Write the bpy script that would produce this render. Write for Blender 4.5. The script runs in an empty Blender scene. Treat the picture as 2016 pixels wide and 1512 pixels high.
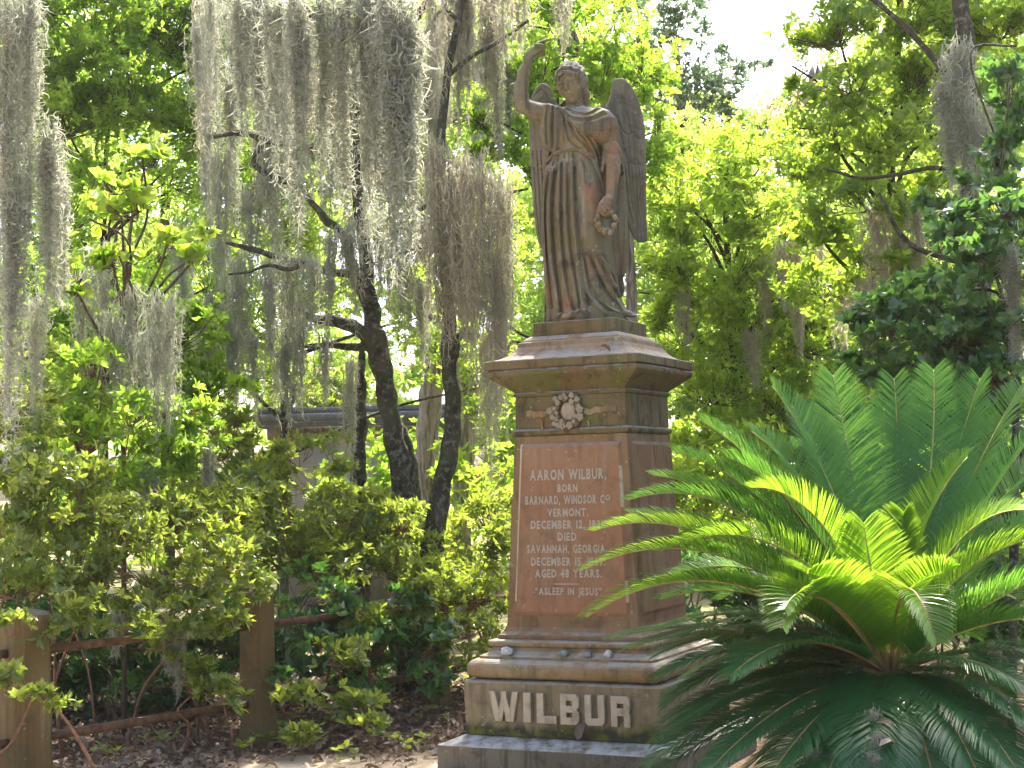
import bpy, math, random
import numpy as np
from mathutils import Vector, Matrix, noise as mnoise

rad = math.radians
rng = np.random.default_rng(11)
random.seed(5)
scene = bpy.context.scene
COL = scene.collection

# ------------------------------------------------------------------ camera
EYE = 1.74
FPX = 3028.0                      # focal length in pixels of the 2016 px wide photograph
PITCH, ROLL = 0.06461, 0.02551
FWD = Vector((0, math.cos(PITCH), math.sin(PITCH)))
UP0 = Vector((0, -math.sin(PITCH), math.cos(PITCH)))
RT0 = Vector((1, 0, 0))
RT = RT0 * math.cos(ROLL) - UP0 * math.sin(ROLL)
UP = RT0 * math.sin(ROLL) + UP0 * math.cos(ROLL)
CAMP = Vector((0, 0, EYE))
cam_d = bpy.data.cameras.new('camera')
cam = bpy.data.objects.new('camera', cam_d)
COL.objects.link(cam)
cam_d.sensor_width = 36.0
cam_d.lens = 36.0 * FPX / 2016.0
cam_d.clip_start = 0.05
cam_d.clip_end = 3000
cam.matrix_world = Matrix(((RT.x, UP.x, -FWD.x, 0), (RT.y, UP.y, -FWD.y, 0), (RT.z, UP.z, -FWD.z, EYE), (0, 0, 0, 1)))
scene.camera = cam

# ------------------------------------------------------------------ sky, sun, exposure
SUN_EL, SUN_AZ = rad(56), rad(14)        # azimuth from +Y towards +X (the light comes from behind the statue)
world = bpy.data.worlds.new('World')
scene.world = world
world.use_nodes = True
wn = world.node_tree
wn.nodes.clear()
sky = wn.nodes.new('ShaderNodeTexSky')
sky.sky_type = 'NISHITA'
sky.sun_disc = False
sky.sun_elevation = SUN_EL
sky.sun_rotation = SUN_AZ
sky.air_density = 0.7
sky.dust_density = 5.0
sky.ozone_density = 0.6
bg = wn.nodes.new('ShaderNodeBackground')
bg.inputs['Strength'].default_value = 0.15
wo = wn.nodes.new('ShaderNodeOutputWorld')
wn.links.new(sky.outputs[0], bg.inputs[0])
wn.links.new(bg.outputs[0], wo.inputs[0])
sl = bpy.data.lights.new('sun', 'SUN')
sl.energy = 3.4
sl.angle = rad(0.55)
sl.color = (1.0, 0.93, 0.80)
sun = bpy.data.objects.new('sun', sl)
COL.objects.link(sun)
sdir = Vector((math.sin(SUN_AZ) * math.cos(SUN_EL), math.cos(SUN_AZ) * math.cos(SUN_EL), math.sin(SUN_EL)))
sun.rotation_euler = sdir.to_track_quat('Z', 'Y').to_euler()
scene.view_settings.view_transform = 'Standard'
scene.view_settings.look = 'None'
scene.view_settings.gamma = 1.0
scene.view_settings.use_curve_mapping = False
scene.view_settings.exposure = 2.2
cy = scene.cycles
cy.max_bounces = 7
cy.diffuse_bounces = 4
cy.glossy_bounces = 2
cy.transmission_bounces = 5
cy.transparent_max_bounces = 4
cy.sample_clamp_indirect = 6.0
cy.caustics_reflective = False
cy.caustics_refractive = False
cy.use_denoising = True
try:
    cy.denoiser = 'OPENIMAGEDENOISE'
    cy.denoising_prefilter = 'ACCURATE'
except Exception:
    pass

# ------------------------------------------------------------------ helpers
def at(px, py, Y):
    """world point at depth Y (metres along +Y) seen at pixel (px, py) of the photograph"""
    d = RT * (px - 1008.0) + UP * (756.0 - py) + FWD * FPX
    return CAMP + d * (Y / d.y)

def atn(px, py, Y):
    v = at(px, py, Y)
    return np.array((v.x, v.y, v.z))

def ppm(Y):                       # pixels per metre at depth Y
    return FPX / Y

BASE = {}

def thing(name, label, cat, loc=(0, 0, 0), group=None):
    o = bpy.data.objects.new(name, None)
    o.empty_display_size = 0.1
    COL.objects.link(o)
    o.location = loc
    BASE[o.name] = np.array(loc, float)
    tag(o, label, cat, group)
    return o

def tag(o, label=None, cat=None, group=None, kind=None):
    if label: o['label'] = label
    if cat: o['category'] = cat
    if group: o['group'] = group
    if kind: o['kind'] = kind
    return o

def mk(name, V, F=None, mat=None, parent=None, smooth=False, kind=None, origin=None, Q=None, T=None):
    """one mesh object from world-space vertices; F = list of index tuples, or Q (n,4) / T (n,3) arrays"""
    V = np.asarray(V, dtype=np.float64).reshape(-1, 3)
    if parent is not None:
        b = BASE[parent.name]
    elif origin is not None:
        b = np.asarray(origin, float)
    else:
        b = np.zeros(3)
    me = bpy.data.meshes.new(name)
    fill(me, V - b, F, Q, T, smooth)
    if mat: me.materials.append(mat)
    o = bpy.data.objects.new(name, me)
    COL.objects.link(o)
    if parent is not None:
        o.parent = parent
    else:
        o.location = b
    BASE[o.name] = b
    if kind: o['kind'] = kind
    return o

def fill(me, V, F=None, Q=None, T=None, smooth=False):
    if F is not None:
        me.from_pydata([tuple(v) for v in V], [], [tuple(int(i) for i in f) for f in F])
    else:
        Q = np.zeros((0, 4), np.int32) if Q is None else np.asarray(Q, np.int32)
        T = np.zeros((0, 3), np.int32) if T is None else np.asarray(T, np.int32)
        nq, nt = len(Q), len(T)
        me.vertices.add(len(V))
        me.vertices.foreach_set('co', V.astype(np.float32).ravel())
        me.loops.add(nq * 4 + nt * 3)
        me.loops.foreach_set('vertex_index', np.concatenate([Q.ravel(), T.ravel()]).astype(np.int32))
        me.polygons.add(nq + nt)
        st = np.concatenate([np.arange(nq) * 4, nq * 4 + np.arange(nt) * 3]).astype(np.int32)
        me.polygons.foreach_set('loop_start', st)
        try:
            me.polygons.foreach_set('loop_total', np.concatenate([np.full(nq, 4), np.full(nt, 3)]).astype(np.int32))
        except Exception:
            pass
        me.update(calc_edges=True)
        me.validate()
    if smooth:
        me.polygons.foreach_set('use_smooth', np.ones(len(me.polygons), dtype=bool))
    me.update()

def copy_obj(o, parent=None, loc=None, rot=None, scale=None):
    c = o.copy()
    COL.objects.link(c)
    c.parent = parent
    if loc is not None: c.location = loc
    if rot is not None: c.rotation_euler = rot
    if scale is not None: c.scale = scale
    return c

def tube(P, R, n=8, cap=True, seed=0, wob=0.0):
    """swept tube through points P with radii R; returns verts, quads"""
    P = np.asarray(P, float); R = np.asarray(R, float)
    m = len(P)
    Tn = np.gradient(P, axis=0)
    Tn /= np.linalg.norm(Tn, axis=1)[:, None] + 1e-9
    ref = np.array((0.31, 1.0, 0.07)) if abs(Tn[0][1]) < 0.8 else np.array((1.0, 0.2, 0.1))
    A = np.cross(Tn, ref); A /= np.linalg.norm(A, axis=1)[:, None] + 1e-9
    B = np.cross(Tn, A)
    th = np.arange(n) * 2 * np.pi / n
    rr = R[:, None] * np.ones(n)[None, :]
    if wob:
        g = np.random.default_rng(seed)
        ph = g.uniform(0, 6.28, 6); fr = g.uniform(0.5, 2.2, 6)
        s = np.linspace(0, m * 0.35, m)
        for k in range(6):
            rr = rr * (1 + wob * np.sin((k % 3 + 1) * th[None, :] + fr[k] * s[:, None] * 2 + ph[k]) / 2.0)
    V = P[:, None, :] + rr[..., None] * (np.cos(th)[None, :, None] * A[:, None, :] + np.sin(th)[None, :, None] * B[:, None, :])
    V = V.reshape(-1, 3)
    i = np.arange(m - 1)[:, None] * n; j = np.arange(n)[None, :]; j2 = (j + 1) % n
    Q = np.stack([i + j, i + j2, i + n + j2, i + n + j], -1).reshape(-1, 4)
    if cap:
        c0, c1 = len(V), len(V) + 1
        V = np.vstack([V, P[:1], P[-1:]])
        jj = np.arange(n); jj2 = (jj + 1) % n
        Q = np.vstack([Q, np.stack([np.full(n, c0), jj2, jj, jj], -1), np.stack([np.full(n, c1), (m - 1) * n + jj, (m - 1) * n + jj2, (m - 1) * n + jj2], -1)])
    return V, Q

class MB:
    """collects verts / quads / tris of one mesh"""
    def __init__(s): s.V = []; s.Q = []; s.T = []; s.n = 0
    def add(s, V, Q=None, T=None):
        V = np.asarray(V, float).reshape(-1, 3)
        if Q is not None and len(Q):
            Q = np.asarray(Q); tri = Q[:, 2] == Q[:, 3]
            if (~tri).any(): s.Q.append(Q[~tri] + s.n)
            if tri.any(): s.T.append(Q[tri][:, :3] + s.n)
        if T is not None and len(T): s.T.append(np.asarray(T) + s.n)
        s.V.append(V); s.n += len(V)
        return s
    def tube(s, P, R, n=8, **k): return s.add(*tube(P, R, n, **k))
    def box(s, c, size, R=None):
        c = np.asarray(c, float); h = np.asarray(size, float) / 2
        V = np.array([[x, y, z] for x in (-1, 1) for y in (-1, 1) for z in (-1, 1)], float) * h
        if R is not None: V = V @ np.asarray(R, float).T
        return s.add(V + c, [(0, 1, 3, 2), (4, 6, 7, 5), (0, 4, 5, 1), (2, 3, 7, 6), (0, 2, 6, 4), (1, 5, 7, 3)])
    def build(s, name, mat, parent=None, **k):
        V = np.vstack(s.V) if s.V else np.zeros((0, 3))
        Q = np.vstack(s.Q) if s.Q else None
        T = np.vstack(s.T) if s.T else None
        return mk(name, V, Q=Q, T=T, mat=mat, parent=parent, **k)

def spline(P, n):
    """Catmull-Rom through rows of P (any width), n samples per segment"""
    P = np.asarray(P, float)
    X = np.vstack([2 * P[0] - P[1], P, 2 * P[-1] - P[-2]])
    out = []
    t = np.linspace(0, 1, n, endpoint=False)[:, None]
    for i in range(1, len(X) - 2):
        a, b, c, d = X[i - 1], X[i], X[i + 1], X[i + 2]
        out.append(0.5 * ((2 * b) + (-a + c) * t + (2 * a - 5 * b + 4 * c - d) * t ** 2 + (-a + 3 * b - 3 * c + d) * t ** 3))
    out.append(P[-1:])
    return np.vstack(out)

# ------------------------------------------------------------------ materials
class NT:
    def __init__(s, name):
        s.m = bpy.data.materials.new(name); s.m.use_nodes = True
        s.t = s.m.node_tree; s.t.nodes.clear()
        s.out = s.n('ShaderNodeOutputMaterial')
    def n(s, typ, **k):
        nd = s.t.nodes.new(typ)
        for a, v in k.items(): setattr(nd, a, v)
        return nd
    def l(s, a, b): s.t.links.new(a, b)
    def val(s, sock, v):
        if hasattr(v, 'is_output') or hasattr(v, 'links'): s.l(v, sock)
        else: sock.default_value = v
    def noise(s, vec, scale, detail=4, rough=0.55, dist=0.0):
        nd = s.n('ShaderNodeTexNoise'); s.l(vec, nd.inputs['Vector'])
        nd.inputs['Scale'].default_value = scale; nd.inputs['Detail'].default_value = detail
        nd.inputs['Roughness'].default_value = rough; nd.inputs['Distortion'].default_value = dist
        return nd.outputs['Fac']
    def ramp(s, fac, stops):
        nd = s.n('ShaderNodeValToRGB'); s.l(fac, nd.inputs[0])
        el = nd.color_ramp.elements
        while len(el) < len(stops): el.new(0.5)
        for e, (p, c) in zip(el, stops):
            e.position = p; e.color = (*c, 1) if len(c) == 3 else c
        return nd.outputs['Color']
    def step(s, fac, a, b):
        nd = s.n('ShaderNodeMapRange', interpolation_type='SMOOTHSTEP'); s.l(fac, nd.inputs['Value'])
        nd.inputs['From Min'].default_value = a; nd.inputs['From Max'].default_value = b
        return nd.outputs['Result']
    def mix(s, fac, a, b, mode='MIX'):
        nd = s.n('ShaderNodeMix', data_type='RGBA', blend_type=mode)
        s.val(nd.inputs['Factor'], fac)
        for sock, v in ((nd.inputs['A'], a), (nd.inputs['B'], b)):
            if isinstance(v, tuple): sock.default_value = (*v, 1)
            else: s.l(v, sock)
        return nd.outputs['Result']
    def math(s, op, a, b=0.0, clamp=False):
        nd = s.n('ShaderNodeMath', operation=op, use_clamp=clamp)
        s.val(nd.inputs[0], a); s.val(nd.inputs[1], b)
        return nd.outputs[0]
    def mapping(s, vec, scale=(1, 1, 1), loc=(0, 0, 0), rot=(0, 0, 0)):
        nd = s.n('ShaderNodeMapping'); s.l(vec, nd.inputs['Vector'])
        nd.inputs['Scale'].default_value = scale; nd.inputs['Location'].default_value = loc
        nd.inputs['Rotation'].default_value = rot
        return nd.outputs[0]
    def principled(s, col, rough=0.8, spec=0.3, bump=None, bump_d=0.01, bump_s=0.6):
        p = s.n('ShaderNodeBsdfPrincipled')
        s.val(p.inputs['Base Color'], (*col, 1) if isinstance(col, tuple) else col)
        s.val(p.inputs['Roughness'], rough)
        p.inputs['Specular IOR Level'].default_value = spec
        if bump is not None:
            b = s.n('ShaderNodeBump'); b.inputs['Distance'].default_value = bump_d; b.inputs['Strength'].default_value = bump_s
            s.l(bump, b.inputs['Height']); s.l(b.outputs[0], p.inputs['Normal'])
        return p
    def done(s, shader):
        s.l(shader.outputs[0], s.out.inputs['Surface']); return s.m

def obj_co(t):
    return t.n('ShaderNodeTexCoord').outputs['Object']

def stone(name, base, warm, dark, moss=0.3, stain=0.5, pale=0.25, grey=0.6, seed=0.0, moss_low=None, fine=1.0, rust=0.0):
    """weathered marble / sandstone: warm and dark patches, streaks that run down, lichen on upward faces, moss"""
    t = NT(name)
    base, warm, dark = [tuple(x * 0.62 for x in q) for q in (base, warm, dark)]
    co = t.mapping(obj_co(t), loc=(seed, seed * 1.7, seed * 0.6))
    n1 = t.noise(co, 2.3, 5, 0.6, 0.4)
    n2 = t.noise(co, 9.0, 6, 0.65, 0.2)
    streak = t.noise(t.mapping(co, scale=(16, 16, 1.0)), 1.0, 6, 0.65, 0.25)
    fineN = t.noise(co, 85.0, 4, 0.7)
    micro = t.noise(co, 230.0, 3, 0.7)
    c = t.mix(t.step(n1, 0.38, 0.62), base, warm)
    c = t.mix(t.math('MULTIPLY', t.step(n2, 0.50, 0.68), stain), c, dark)
    c = t.mix(t.math('MULTIPLY', t.step(streak, 0.50, 0.66), stain), c, dark)
    ps = t.noise(t.mapping(co, scale=(11, 11, 1.1), loc=(3.1, 0, 0)), 1.0, 5, 0.6, 0.3)
    c = t.mix(t.math('MULTIPLY', t.step(ps, 0.56, 0.74), pale), c, (0.42, 0.38, 0.30))
    mo = t.noise(co, 5.0, 6, 0.7, 0.3)
    c = t.mix(t.math('MULTIPLY', t.step(mo, 0.52, 0.66), moss), c, (0.085, 0.10, 0.025))
    if rust:
        rn = t.noise(t.mapping(co, scale=(3.2, 3.2, 1.7), loc=(0.9, 2.3, 1.1)), 1.0, 5, 0.6, 0.5)
        c = t.mix(t.math('MULTIPLY', t.step(rn, 0.55, 0.66), rust), c, (0.26, 0.115, 0.06))
    if moss_low is not None:      # moss and algae creep up from a wet ledge at this height
        z0, z1, amt = moss_low
        sep = t.n('ShaderNodeSeparateXYZ'); t.l(obj_co(t), sep.inputs[0])
        up = t.n('ShaderNodeMapRange'); t.l(sep.outputs['Z'], up.inputs['Value'])
        up.inputs['From Min'].default_value = z0; up.inputs['From Max'].default_value = z1
        up.inputs['To Min'].default_value = 1.0; up.inputs['To Max'].default_value = 0.0
        wv = t.noise(t.mapping(co, scale=(7, 7, 2.5)), 1.0, 6, 0.65, 0.5)
        mk_ = t.step(t.math('ADD', up.outputs[0], t.math('MULTIPLY', wv, 1.1)), 1.0, 1.32)
        gcol = t.mix(t.step(t.noise(co, 16, 4), 0.45, 0.62), (0.030, 0.033, 0.020), (0.085, 0.095, 0.012))
        c = t.mix(t.math('MULTIPLY', mk_, amt), c, gcol)
    geo = t.n('ShaderNodeNewGeometry')
    sn = t.n('ShaderNodeSeparateXYZ'); t.l(geo.outputs['Normal'], sn.inputs[0])
    upf = t.step(sn.outputs['Z'], 0.25, 0.8)
    lich = t.math('MULTIPLY', upf, t.math('MULTIPLY', t.step(n2, 0.33, 0.6), grey))
    c = t.mix(lich, c, (0.33, 0.33, 0.32))
    spot = t.noise(co, 34.0, 3, 0.5, 0.1)
    c = t.mix(t.math('MULTIPLY', t.step(spot, 0.64, 0.74), 0.28), c, (0.42, 0.42, 0.34))
    pit = t.step(fineN, 0.60, 0.72)
    c = t.mix(t.math('MULTIPLY', pit, 0.5), c, tuple(x * 0.5 for x in dark))
    h = t.math('ADD', t.math('MULTIPLY', fineN, 0.55), t.math('ADD', t.math('MULTIPLY', micro, 0.25), t.math('MULTIPLY', n2, 0.8)))
    p = t.principled(c, 0.88, 0.22, bump=h, bump_d=0.006 * fine, bump_s=0.75)
    return t.done(p)

def leaf_mat(name, cols, trans, tw=0.45, rough=0.38, spec=0.45, hue=0.0):
    """thin leaf: glossy diffuse reflection and light through the blade; every leaf has a shade of its own"""
    t = NT(name)
    geo = t.n('ShaderNodeNewGeometry')
    oi = t.n('ShaderNodeObjectInfo')
    r = t.math('FRACT', t.math('ADD', geo.outputs['Random Per Island'], t.math('MULTIPLY', oi.outputs['Random'], 7.31)))
    stops = [(i / max(1, len(cols) - 1), c) for i, c in enumerate(cols)]
    c = t.ramp(r, stops)
    r2 = t.math('FRACT', t.math('MULTIPLY', r, 13.7))
    tc = t.mix(t.math('MULTIPLY', r2, 0.65), trans, tuple(x * f for x, f in zip(trans, (0.45, 0.70, 0.5))))
    p = t.principled(c, rough, spec)
    tr = t.n('ShaderNodeBsdfTranslucent'); t.l(tc, tr.inputs['Color'])
    ms = t.n('ShaderNodeMixShader'); ms.inputs[0].default_value = tw
    t.l(p.outputs[0], ms.inputs[1]); t.l(tr.outputs[0], ms.inputs[2])
    return t.done(ms)

def plain(name, col, rough=0.8, spec=0.25, var=0.3, scale=12, bump=0.004):
    t = NT(name); co = obj_co(t)
    n = t.noise(co, scale, 5, 0.6)
    c = t.mix(t.step(n, 0.3, 0.7), tuple(x * (1 - var) for x in col), tuple(min(1, x * (1 + var)) for x in col))
    return t.done(t.principled(c, rough, spec, bump=t.noise(co, scale * 6, 4, 0.6), bump_d=bump))

def bark(name, base, dark, lichen, lich_amt=0.4, furrow=(16, 16, 2.2), scale=1.0):
    t = NT(name); co = obj_co(t)
    f = t.noise(t.mapping(co, scale=furrow), 1.0 * scale, 6, 0.65, 0.9)
    n2 = t.noise(co, 19.0, 5, 0.65, 0.2)
    c = t.mix(t.step(f, 0.38, 0.60), dark, base)
    c = t.mix(t.math('MULTIPLY', t.step(n2, 0.52, 0.60), lich_amt), c, lichen)
    n3 = t.noise(co, 6.5, 5, 0.65)
    c = t.mix(t.math('MULTIPLY', t.step(n3, 0.45, 0.6), lich_amt * 0.8), c, (0.055, 0.075, 0.03))
    h = t.math('ADD', f, t.math('MULTIPLY', t.noise(co, 40, 4), 0.3))
    return t.done(t.principled(c, 0.92, 0.15, bump=h, bump_d=0.03, bump_s=0.9))

MAT = {}
MAT['stone_body'] = stone('monument_stone', (0.36, 0.285, 0.165), (0.33, 0.215, 0.11), (0.115, 0.095, 0.052), 0.35, 0.6, 0.25, 0.6, 0.0)
MAT['stone_dark'] = stone('monument_stone_dark', (0.20, 0.17, 0.085), (0.185, 0.13, 0.06), (0.055, 0.05, 0.026), 0.8, 0.75, 0.12, 0.75, 4.0)  # darker, greener stone for frieze, cornice, statue plinth and wreath ring
MAT['stone_die'] = stone('monument_stone_die', (0.29, 0.20, 0.11), (0.27, 0.16, 0.08), (0.11, 0.08, 0.042), 0.3, 0.6, 0.15, 0.4, 8.0)
MAT['stone_panel'] = stone('monument_stone_panel', (0.37, 0.22, 0.125), (0.36, 0.185, 0.10), (0.18, 0.115, 0.065), 0.1, 0.55, 0.12, 0.4, 12.0)
MAT['stone_block'] = stone('monument_stone_block', (0.34, 0.275, 0.165), (0.29, 0.225, 0.125), (0.12, 0.10, 0.062), 0.18, 0.55, 0.2, 0.7, 16.0, moss_low=(0.24, 0.42, 0.95))
MAT['stone_base'] = stone('monument_granite_base', (0.24, 0.205, 0.145), (0.20, 0.165, 0.115), (0.075, 0.068, 0.045), 0.45, 0.7, 0.12, 1.0, 20.0)
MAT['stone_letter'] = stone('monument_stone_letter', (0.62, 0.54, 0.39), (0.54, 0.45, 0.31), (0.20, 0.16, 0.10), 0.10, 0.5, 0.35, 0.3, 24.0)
MAT['stone_letter_small'] = stone('monument_stone_small_letter', (0.60, 0.54, 0.43), (0.55, 0.47, 0.36), (0.36, 0.28, 0.19), 0.0, 0.3, 0.4, 0.2, 26.0)
MAT['statue'] = stone('statue_stone', (0.235, 0.22, 0.14), (0.21, 0.17, 0.10), (0.06, 0.058, 0.04), 0.6, 0.75, 0.3, 0.6, 30.0, rust=0.5)
MAT['wing'] = stone('statue_wing_stone', (0.24, 0.225, 0.16), (0.21, 0.19, 0.13), (0.10, 0.095, 0.075), 0.45, 0.55, 0.1, 0.35, 34.0)
MAT['wreath'] = stone('wreath_stone', (0.50, 0.45, 0.34), (0.42, 0.36, 0.25), (0.16, 0.14, 0.09), 0.1, 0.4, 0.3, 0.3, 40.0)
# ------------------------------------------------------------------ the monument
MX, MY, YAW = 0.5045, 9.6685, 0.44312
MC = np.array((MX, MY, 0.0))
NF = np.array((-math.sin(YAW), -math.cos(YAW), 0.0))     # front normal (towards the camera's left)
NR = np.array((math.cos(YAW), -math.sin(YAW), 0.0))      # along the front, to the right; normal of the right face
ZU = np.array((0, 0, 1.0))
mon = thing('monument', 'tall square brown stone cemetery monument with carved inscription panel, cornice and raised name letters', 'monument', (MX, MY, 0))

def on_face(px, py, a, lean=0.0):
    """where the ray through a pixel meets the front face plane at half-width a: returns (s along the face, z)"""
    d = RT * (px - 1008.0) + UP * (756.0 - py) + FWD * FPX
    d = np.array(d); o = np.array(CAMP)
    k = ((MC - o) @ NF + a) / (d @ NF)
    p = o + d * k
    return (p - MC) @ NR, p[2]

def face_pt(s, z, off):
    return MC + NF * off + NR * s + ZU * z

def loft(name, prof, mat, nseg=18, rc=0.010, chip=0.003, panel=None, seed=0, cap=True, sub=0.05):
    """square section lofted through (half-width, z); rounded, slightly worn corners"""
    pr = [prof[0]]
    for (a0, z0), (a1, z1) in zip(prof[:-1], prof[1:]):
        k = max(1, int(abs(z1 - z0) / sub))
        for i in range(1, k + 1): pr.append((a0 + (a1 - a0) * i / k, z0 + (z1 - z0) * i / k))
    us = list(np.linspace(-1, 1, nseg + 1))
    if panel:
        for e in (panel['u0'], panel['u1'], -panel['u0'], -panel['u1']): us.append(e)
    us = np.array(sorted(set(np.round(us, 4))))
    zs = np.array([p[1] for p in pr]); As = np.array([p[0] for p in pr])
    if panel:
        ze = np.array([panel['z0'], panel['z1'], panel['z2'], panel['z3']])
        zz = np.array(sorted(set(list(np.round(zs, 4)) + list(np.round(ze, 4)))))
        o = np.argsort(zs); As = np.interp(zz, zs[o], As[o]); zs = zz
    V = []
    dirs = [(NF, NR), (NR, -NF), (-NF, -NR), (-NR, NF)]
    for a, z in zip(As, zs):
        for si, (n, r) in enumerate(dirs):
            for u in us[:-1]:
                s = a * u
                off = a
                ed = a - abs(s)
                if ed < rc:                      # round the arris
                    q = rc - ed
                    off = a - (rc - math.sqrt(max(0.0, rc * rc - q * q))) * 0.8
                if panel:
                    uu = abs(u)
                    du = np.interp(uu, [panel['u0'], panel['u1']], [1, 0])
                    dz = np.interp(z, [panel['z0'], panel['z1'], panel['z2'], panel['z3']], [0, 1, 1, 0])
                    off += panel['h'] * min(du, dz)
                p = MC + n * off + r * s + ZU * z
                if chip:
                    e = chip * (1.0 + 1.6 * max(0, 1 - ed / 0.03))
                    q = Vector((p[0] * 9 + seed, p[1] * 9, p[2] * 9))
                    p = p - n * e * (0.35 + mnoise.noise(q)) - r * (1 if s > 0 else -1) * (e * max(0, 1 - ed / 0.03) * (0.3 + mnoise.noise(q * 1.7)))
                V.append(p)
    m = len(us) - 1; N = 4 * m; K = len(zs)
    i = np.arange(K - 1)[:, None] * N; j = np.arange(N)[None, :]; j2 = (j + 1) % N
    Q = np.stack([i + j, i + j2, i + N + j2, i + N + j], -1).reshape(-1, 4)
    F = [tuple(q) for q in Q]
    if cap:
        F.append(tuple(range((K - 1) * N, K * N))); F.append(tuple(range(N - 1, -1, -1)))
    o = mk(name, np.array(V), F, mat, mon)
    return o

def Z(z): return z + EYE
def arc(ac, zc, ra, rz, t0, t1, n=9):
    return [(ac + ra * math.cos(t), Z(zc) + rz * math.sin(t)) for t in np.linspace(t0, t1, n)]
PI = math.pi
loft('base_plinth', [(0.765, -0.12), (0.761, Z(-1.549)), (0.755, Z(-1.544)), (0.640, Z(-1.500)), (0.60, Z(-1.4975))], MAT['stone_base'], rc=0.008, chip=0.004, seed=1)
loft('name_block', [(0.634, Z(-1.4955)), (0.635, Z(-1.186)), (0.629, Z(-1.176)), (0.585, Z(-1.170))], MAT['stone_block'], rc=0.012, seed=2)
loft('base_moulding', [(0.575, Z(-1.168))] + arc(0.577, -1.108, 0.052, 0.057, -PI * .45, PI * .45, 12) + [(0.567, Z(-1.050)), (0.566, Z(-1.036)), (0.556, Z(-1.030)), (0.532, Z(-1.022)), (0.513, Z(-1.006)), (0.506, Z(-0.988))]
     + arc(0.503, -0.964, 0.022, 0.0215, -PI * .48, PI * .48, 9) + [(0.47, Z(-0.9405))], MAT['stone_body'], rc=0.02, seed=3, chip=0.004)
loft('die', [(0.476, Z(-0.939)), (0.475, Z(-0.916)), (0.466, Z(-0.912)), (0.449, Z(-0.895)), (0.438, Z(-0.872)), (0.432, Z(-0.842)), (0.376, Z(0.284))], MAT['stone_die'], nseg=16, rc=0.008, seed=4)
# raised inscription panel on the front, and the blank one on the right-hand face
def raised_panel(name, n, r, mat, label=None):
    zb, zt = Z(-0.800), Z(0.238)
    hb = 0.014
    def A(z): return np.interp(z, [Z(-0.842), Z(0.284)], [0.432, 0.376])
    rows = [(zb, 0), (zb + 0.022, 1)] + [(zb + 0.022 + (zt - zb - 0.044) * k / 16, 1) for k in range(1, 16)] + [(zt - 0.022, 1), (zt, 0)]
    V = []; nu = 14
    for z, hi in rows:
        a = A(z); w0 = a * 0.875; w1 = w0 - 0.017
        w = w1
        cols = [-w0] + list(np.linspace(-w1, w1, nu)) + [w0]
        for k, s in enumerate(cols):
            h = hb if (hi and 0 < k < len(cols) - 1) else 0.0
            ch = 0.0016 * mnoise.noise(Vector((s * 12, z * 12, 3.0))) if h else 0.0
            V.append(MC + n * (a + 0.0005 + h + ch) + r * s + ZU * z)
    nc = nu + 2
    F = [(i * nc + j, i * nc + j + 1, (i + 1) * nc + j + 1, (i + 1) * nc + j) for i in range(len(rows) - 1) for j in range(nc - 1)]
    o = mk(name, np.array(V), F, mat, mon)
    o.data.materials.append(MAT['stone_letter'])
    for p, f in zip(o.data.polygons, F):      # lime-pale wear down both sides, with the lit bevel strip painted in
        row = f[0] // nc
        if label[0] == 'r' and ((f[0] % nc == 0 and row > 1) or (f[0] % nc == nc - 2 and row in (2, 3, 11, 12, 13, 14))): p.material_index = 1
    if label: o['label'] = label
    return o
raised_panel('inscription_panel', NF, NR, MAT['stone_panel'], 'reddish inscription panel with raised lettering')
raised_panel('side_panel', NR, -NF, MAT['stone_die'], 'blank brown side panel')
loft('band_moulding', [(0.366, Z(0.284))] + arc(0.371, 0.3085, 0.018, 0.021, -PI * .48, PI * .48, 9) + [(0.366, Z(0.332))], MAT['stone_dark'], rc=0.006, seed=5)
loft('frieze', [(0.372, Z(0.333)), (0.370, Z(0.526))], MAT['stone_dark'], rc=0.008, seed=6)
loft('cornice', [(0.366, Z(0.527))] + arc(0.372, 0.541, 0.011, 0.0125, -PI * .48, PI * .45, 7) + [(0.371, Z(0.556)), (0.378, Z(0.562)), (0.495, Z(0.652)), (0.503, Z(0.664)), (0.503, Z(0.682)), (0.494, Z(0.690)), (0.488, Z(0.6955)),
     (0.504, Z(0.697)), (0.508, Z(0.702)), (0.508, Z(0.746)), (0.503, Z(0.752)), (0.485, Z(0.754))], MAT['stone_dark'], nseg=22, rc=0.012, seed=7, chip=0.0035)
loft('sloping_cap', [(0.47, Z(0.7545)), (0.435, Z(0.766)), (0.402, Z(0.783)), (0.376, Z(0.808)), (0.358, Z(0.838)), (0.352, Z(0.865)), (0.345, Z(0.868)), (0.330, Z(0.870)), (0.326, Z(0.880)), (0.312, Z(0.897)), (0.293, Z(0.906)), (0.26, Z(0.9075))],
     MAT['stone_body'], rc=0.008, seed=8)
loft('statue_plinth', [(0.2760, Z(0.9085)), (0.2755, Z(0.990)), (0.272, Z(0.9935)), (0.25, Z(0.9938))], MAT['stone_dark'], nseg=12, rc=0.005, seed=9, chip=0.002)

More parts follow.
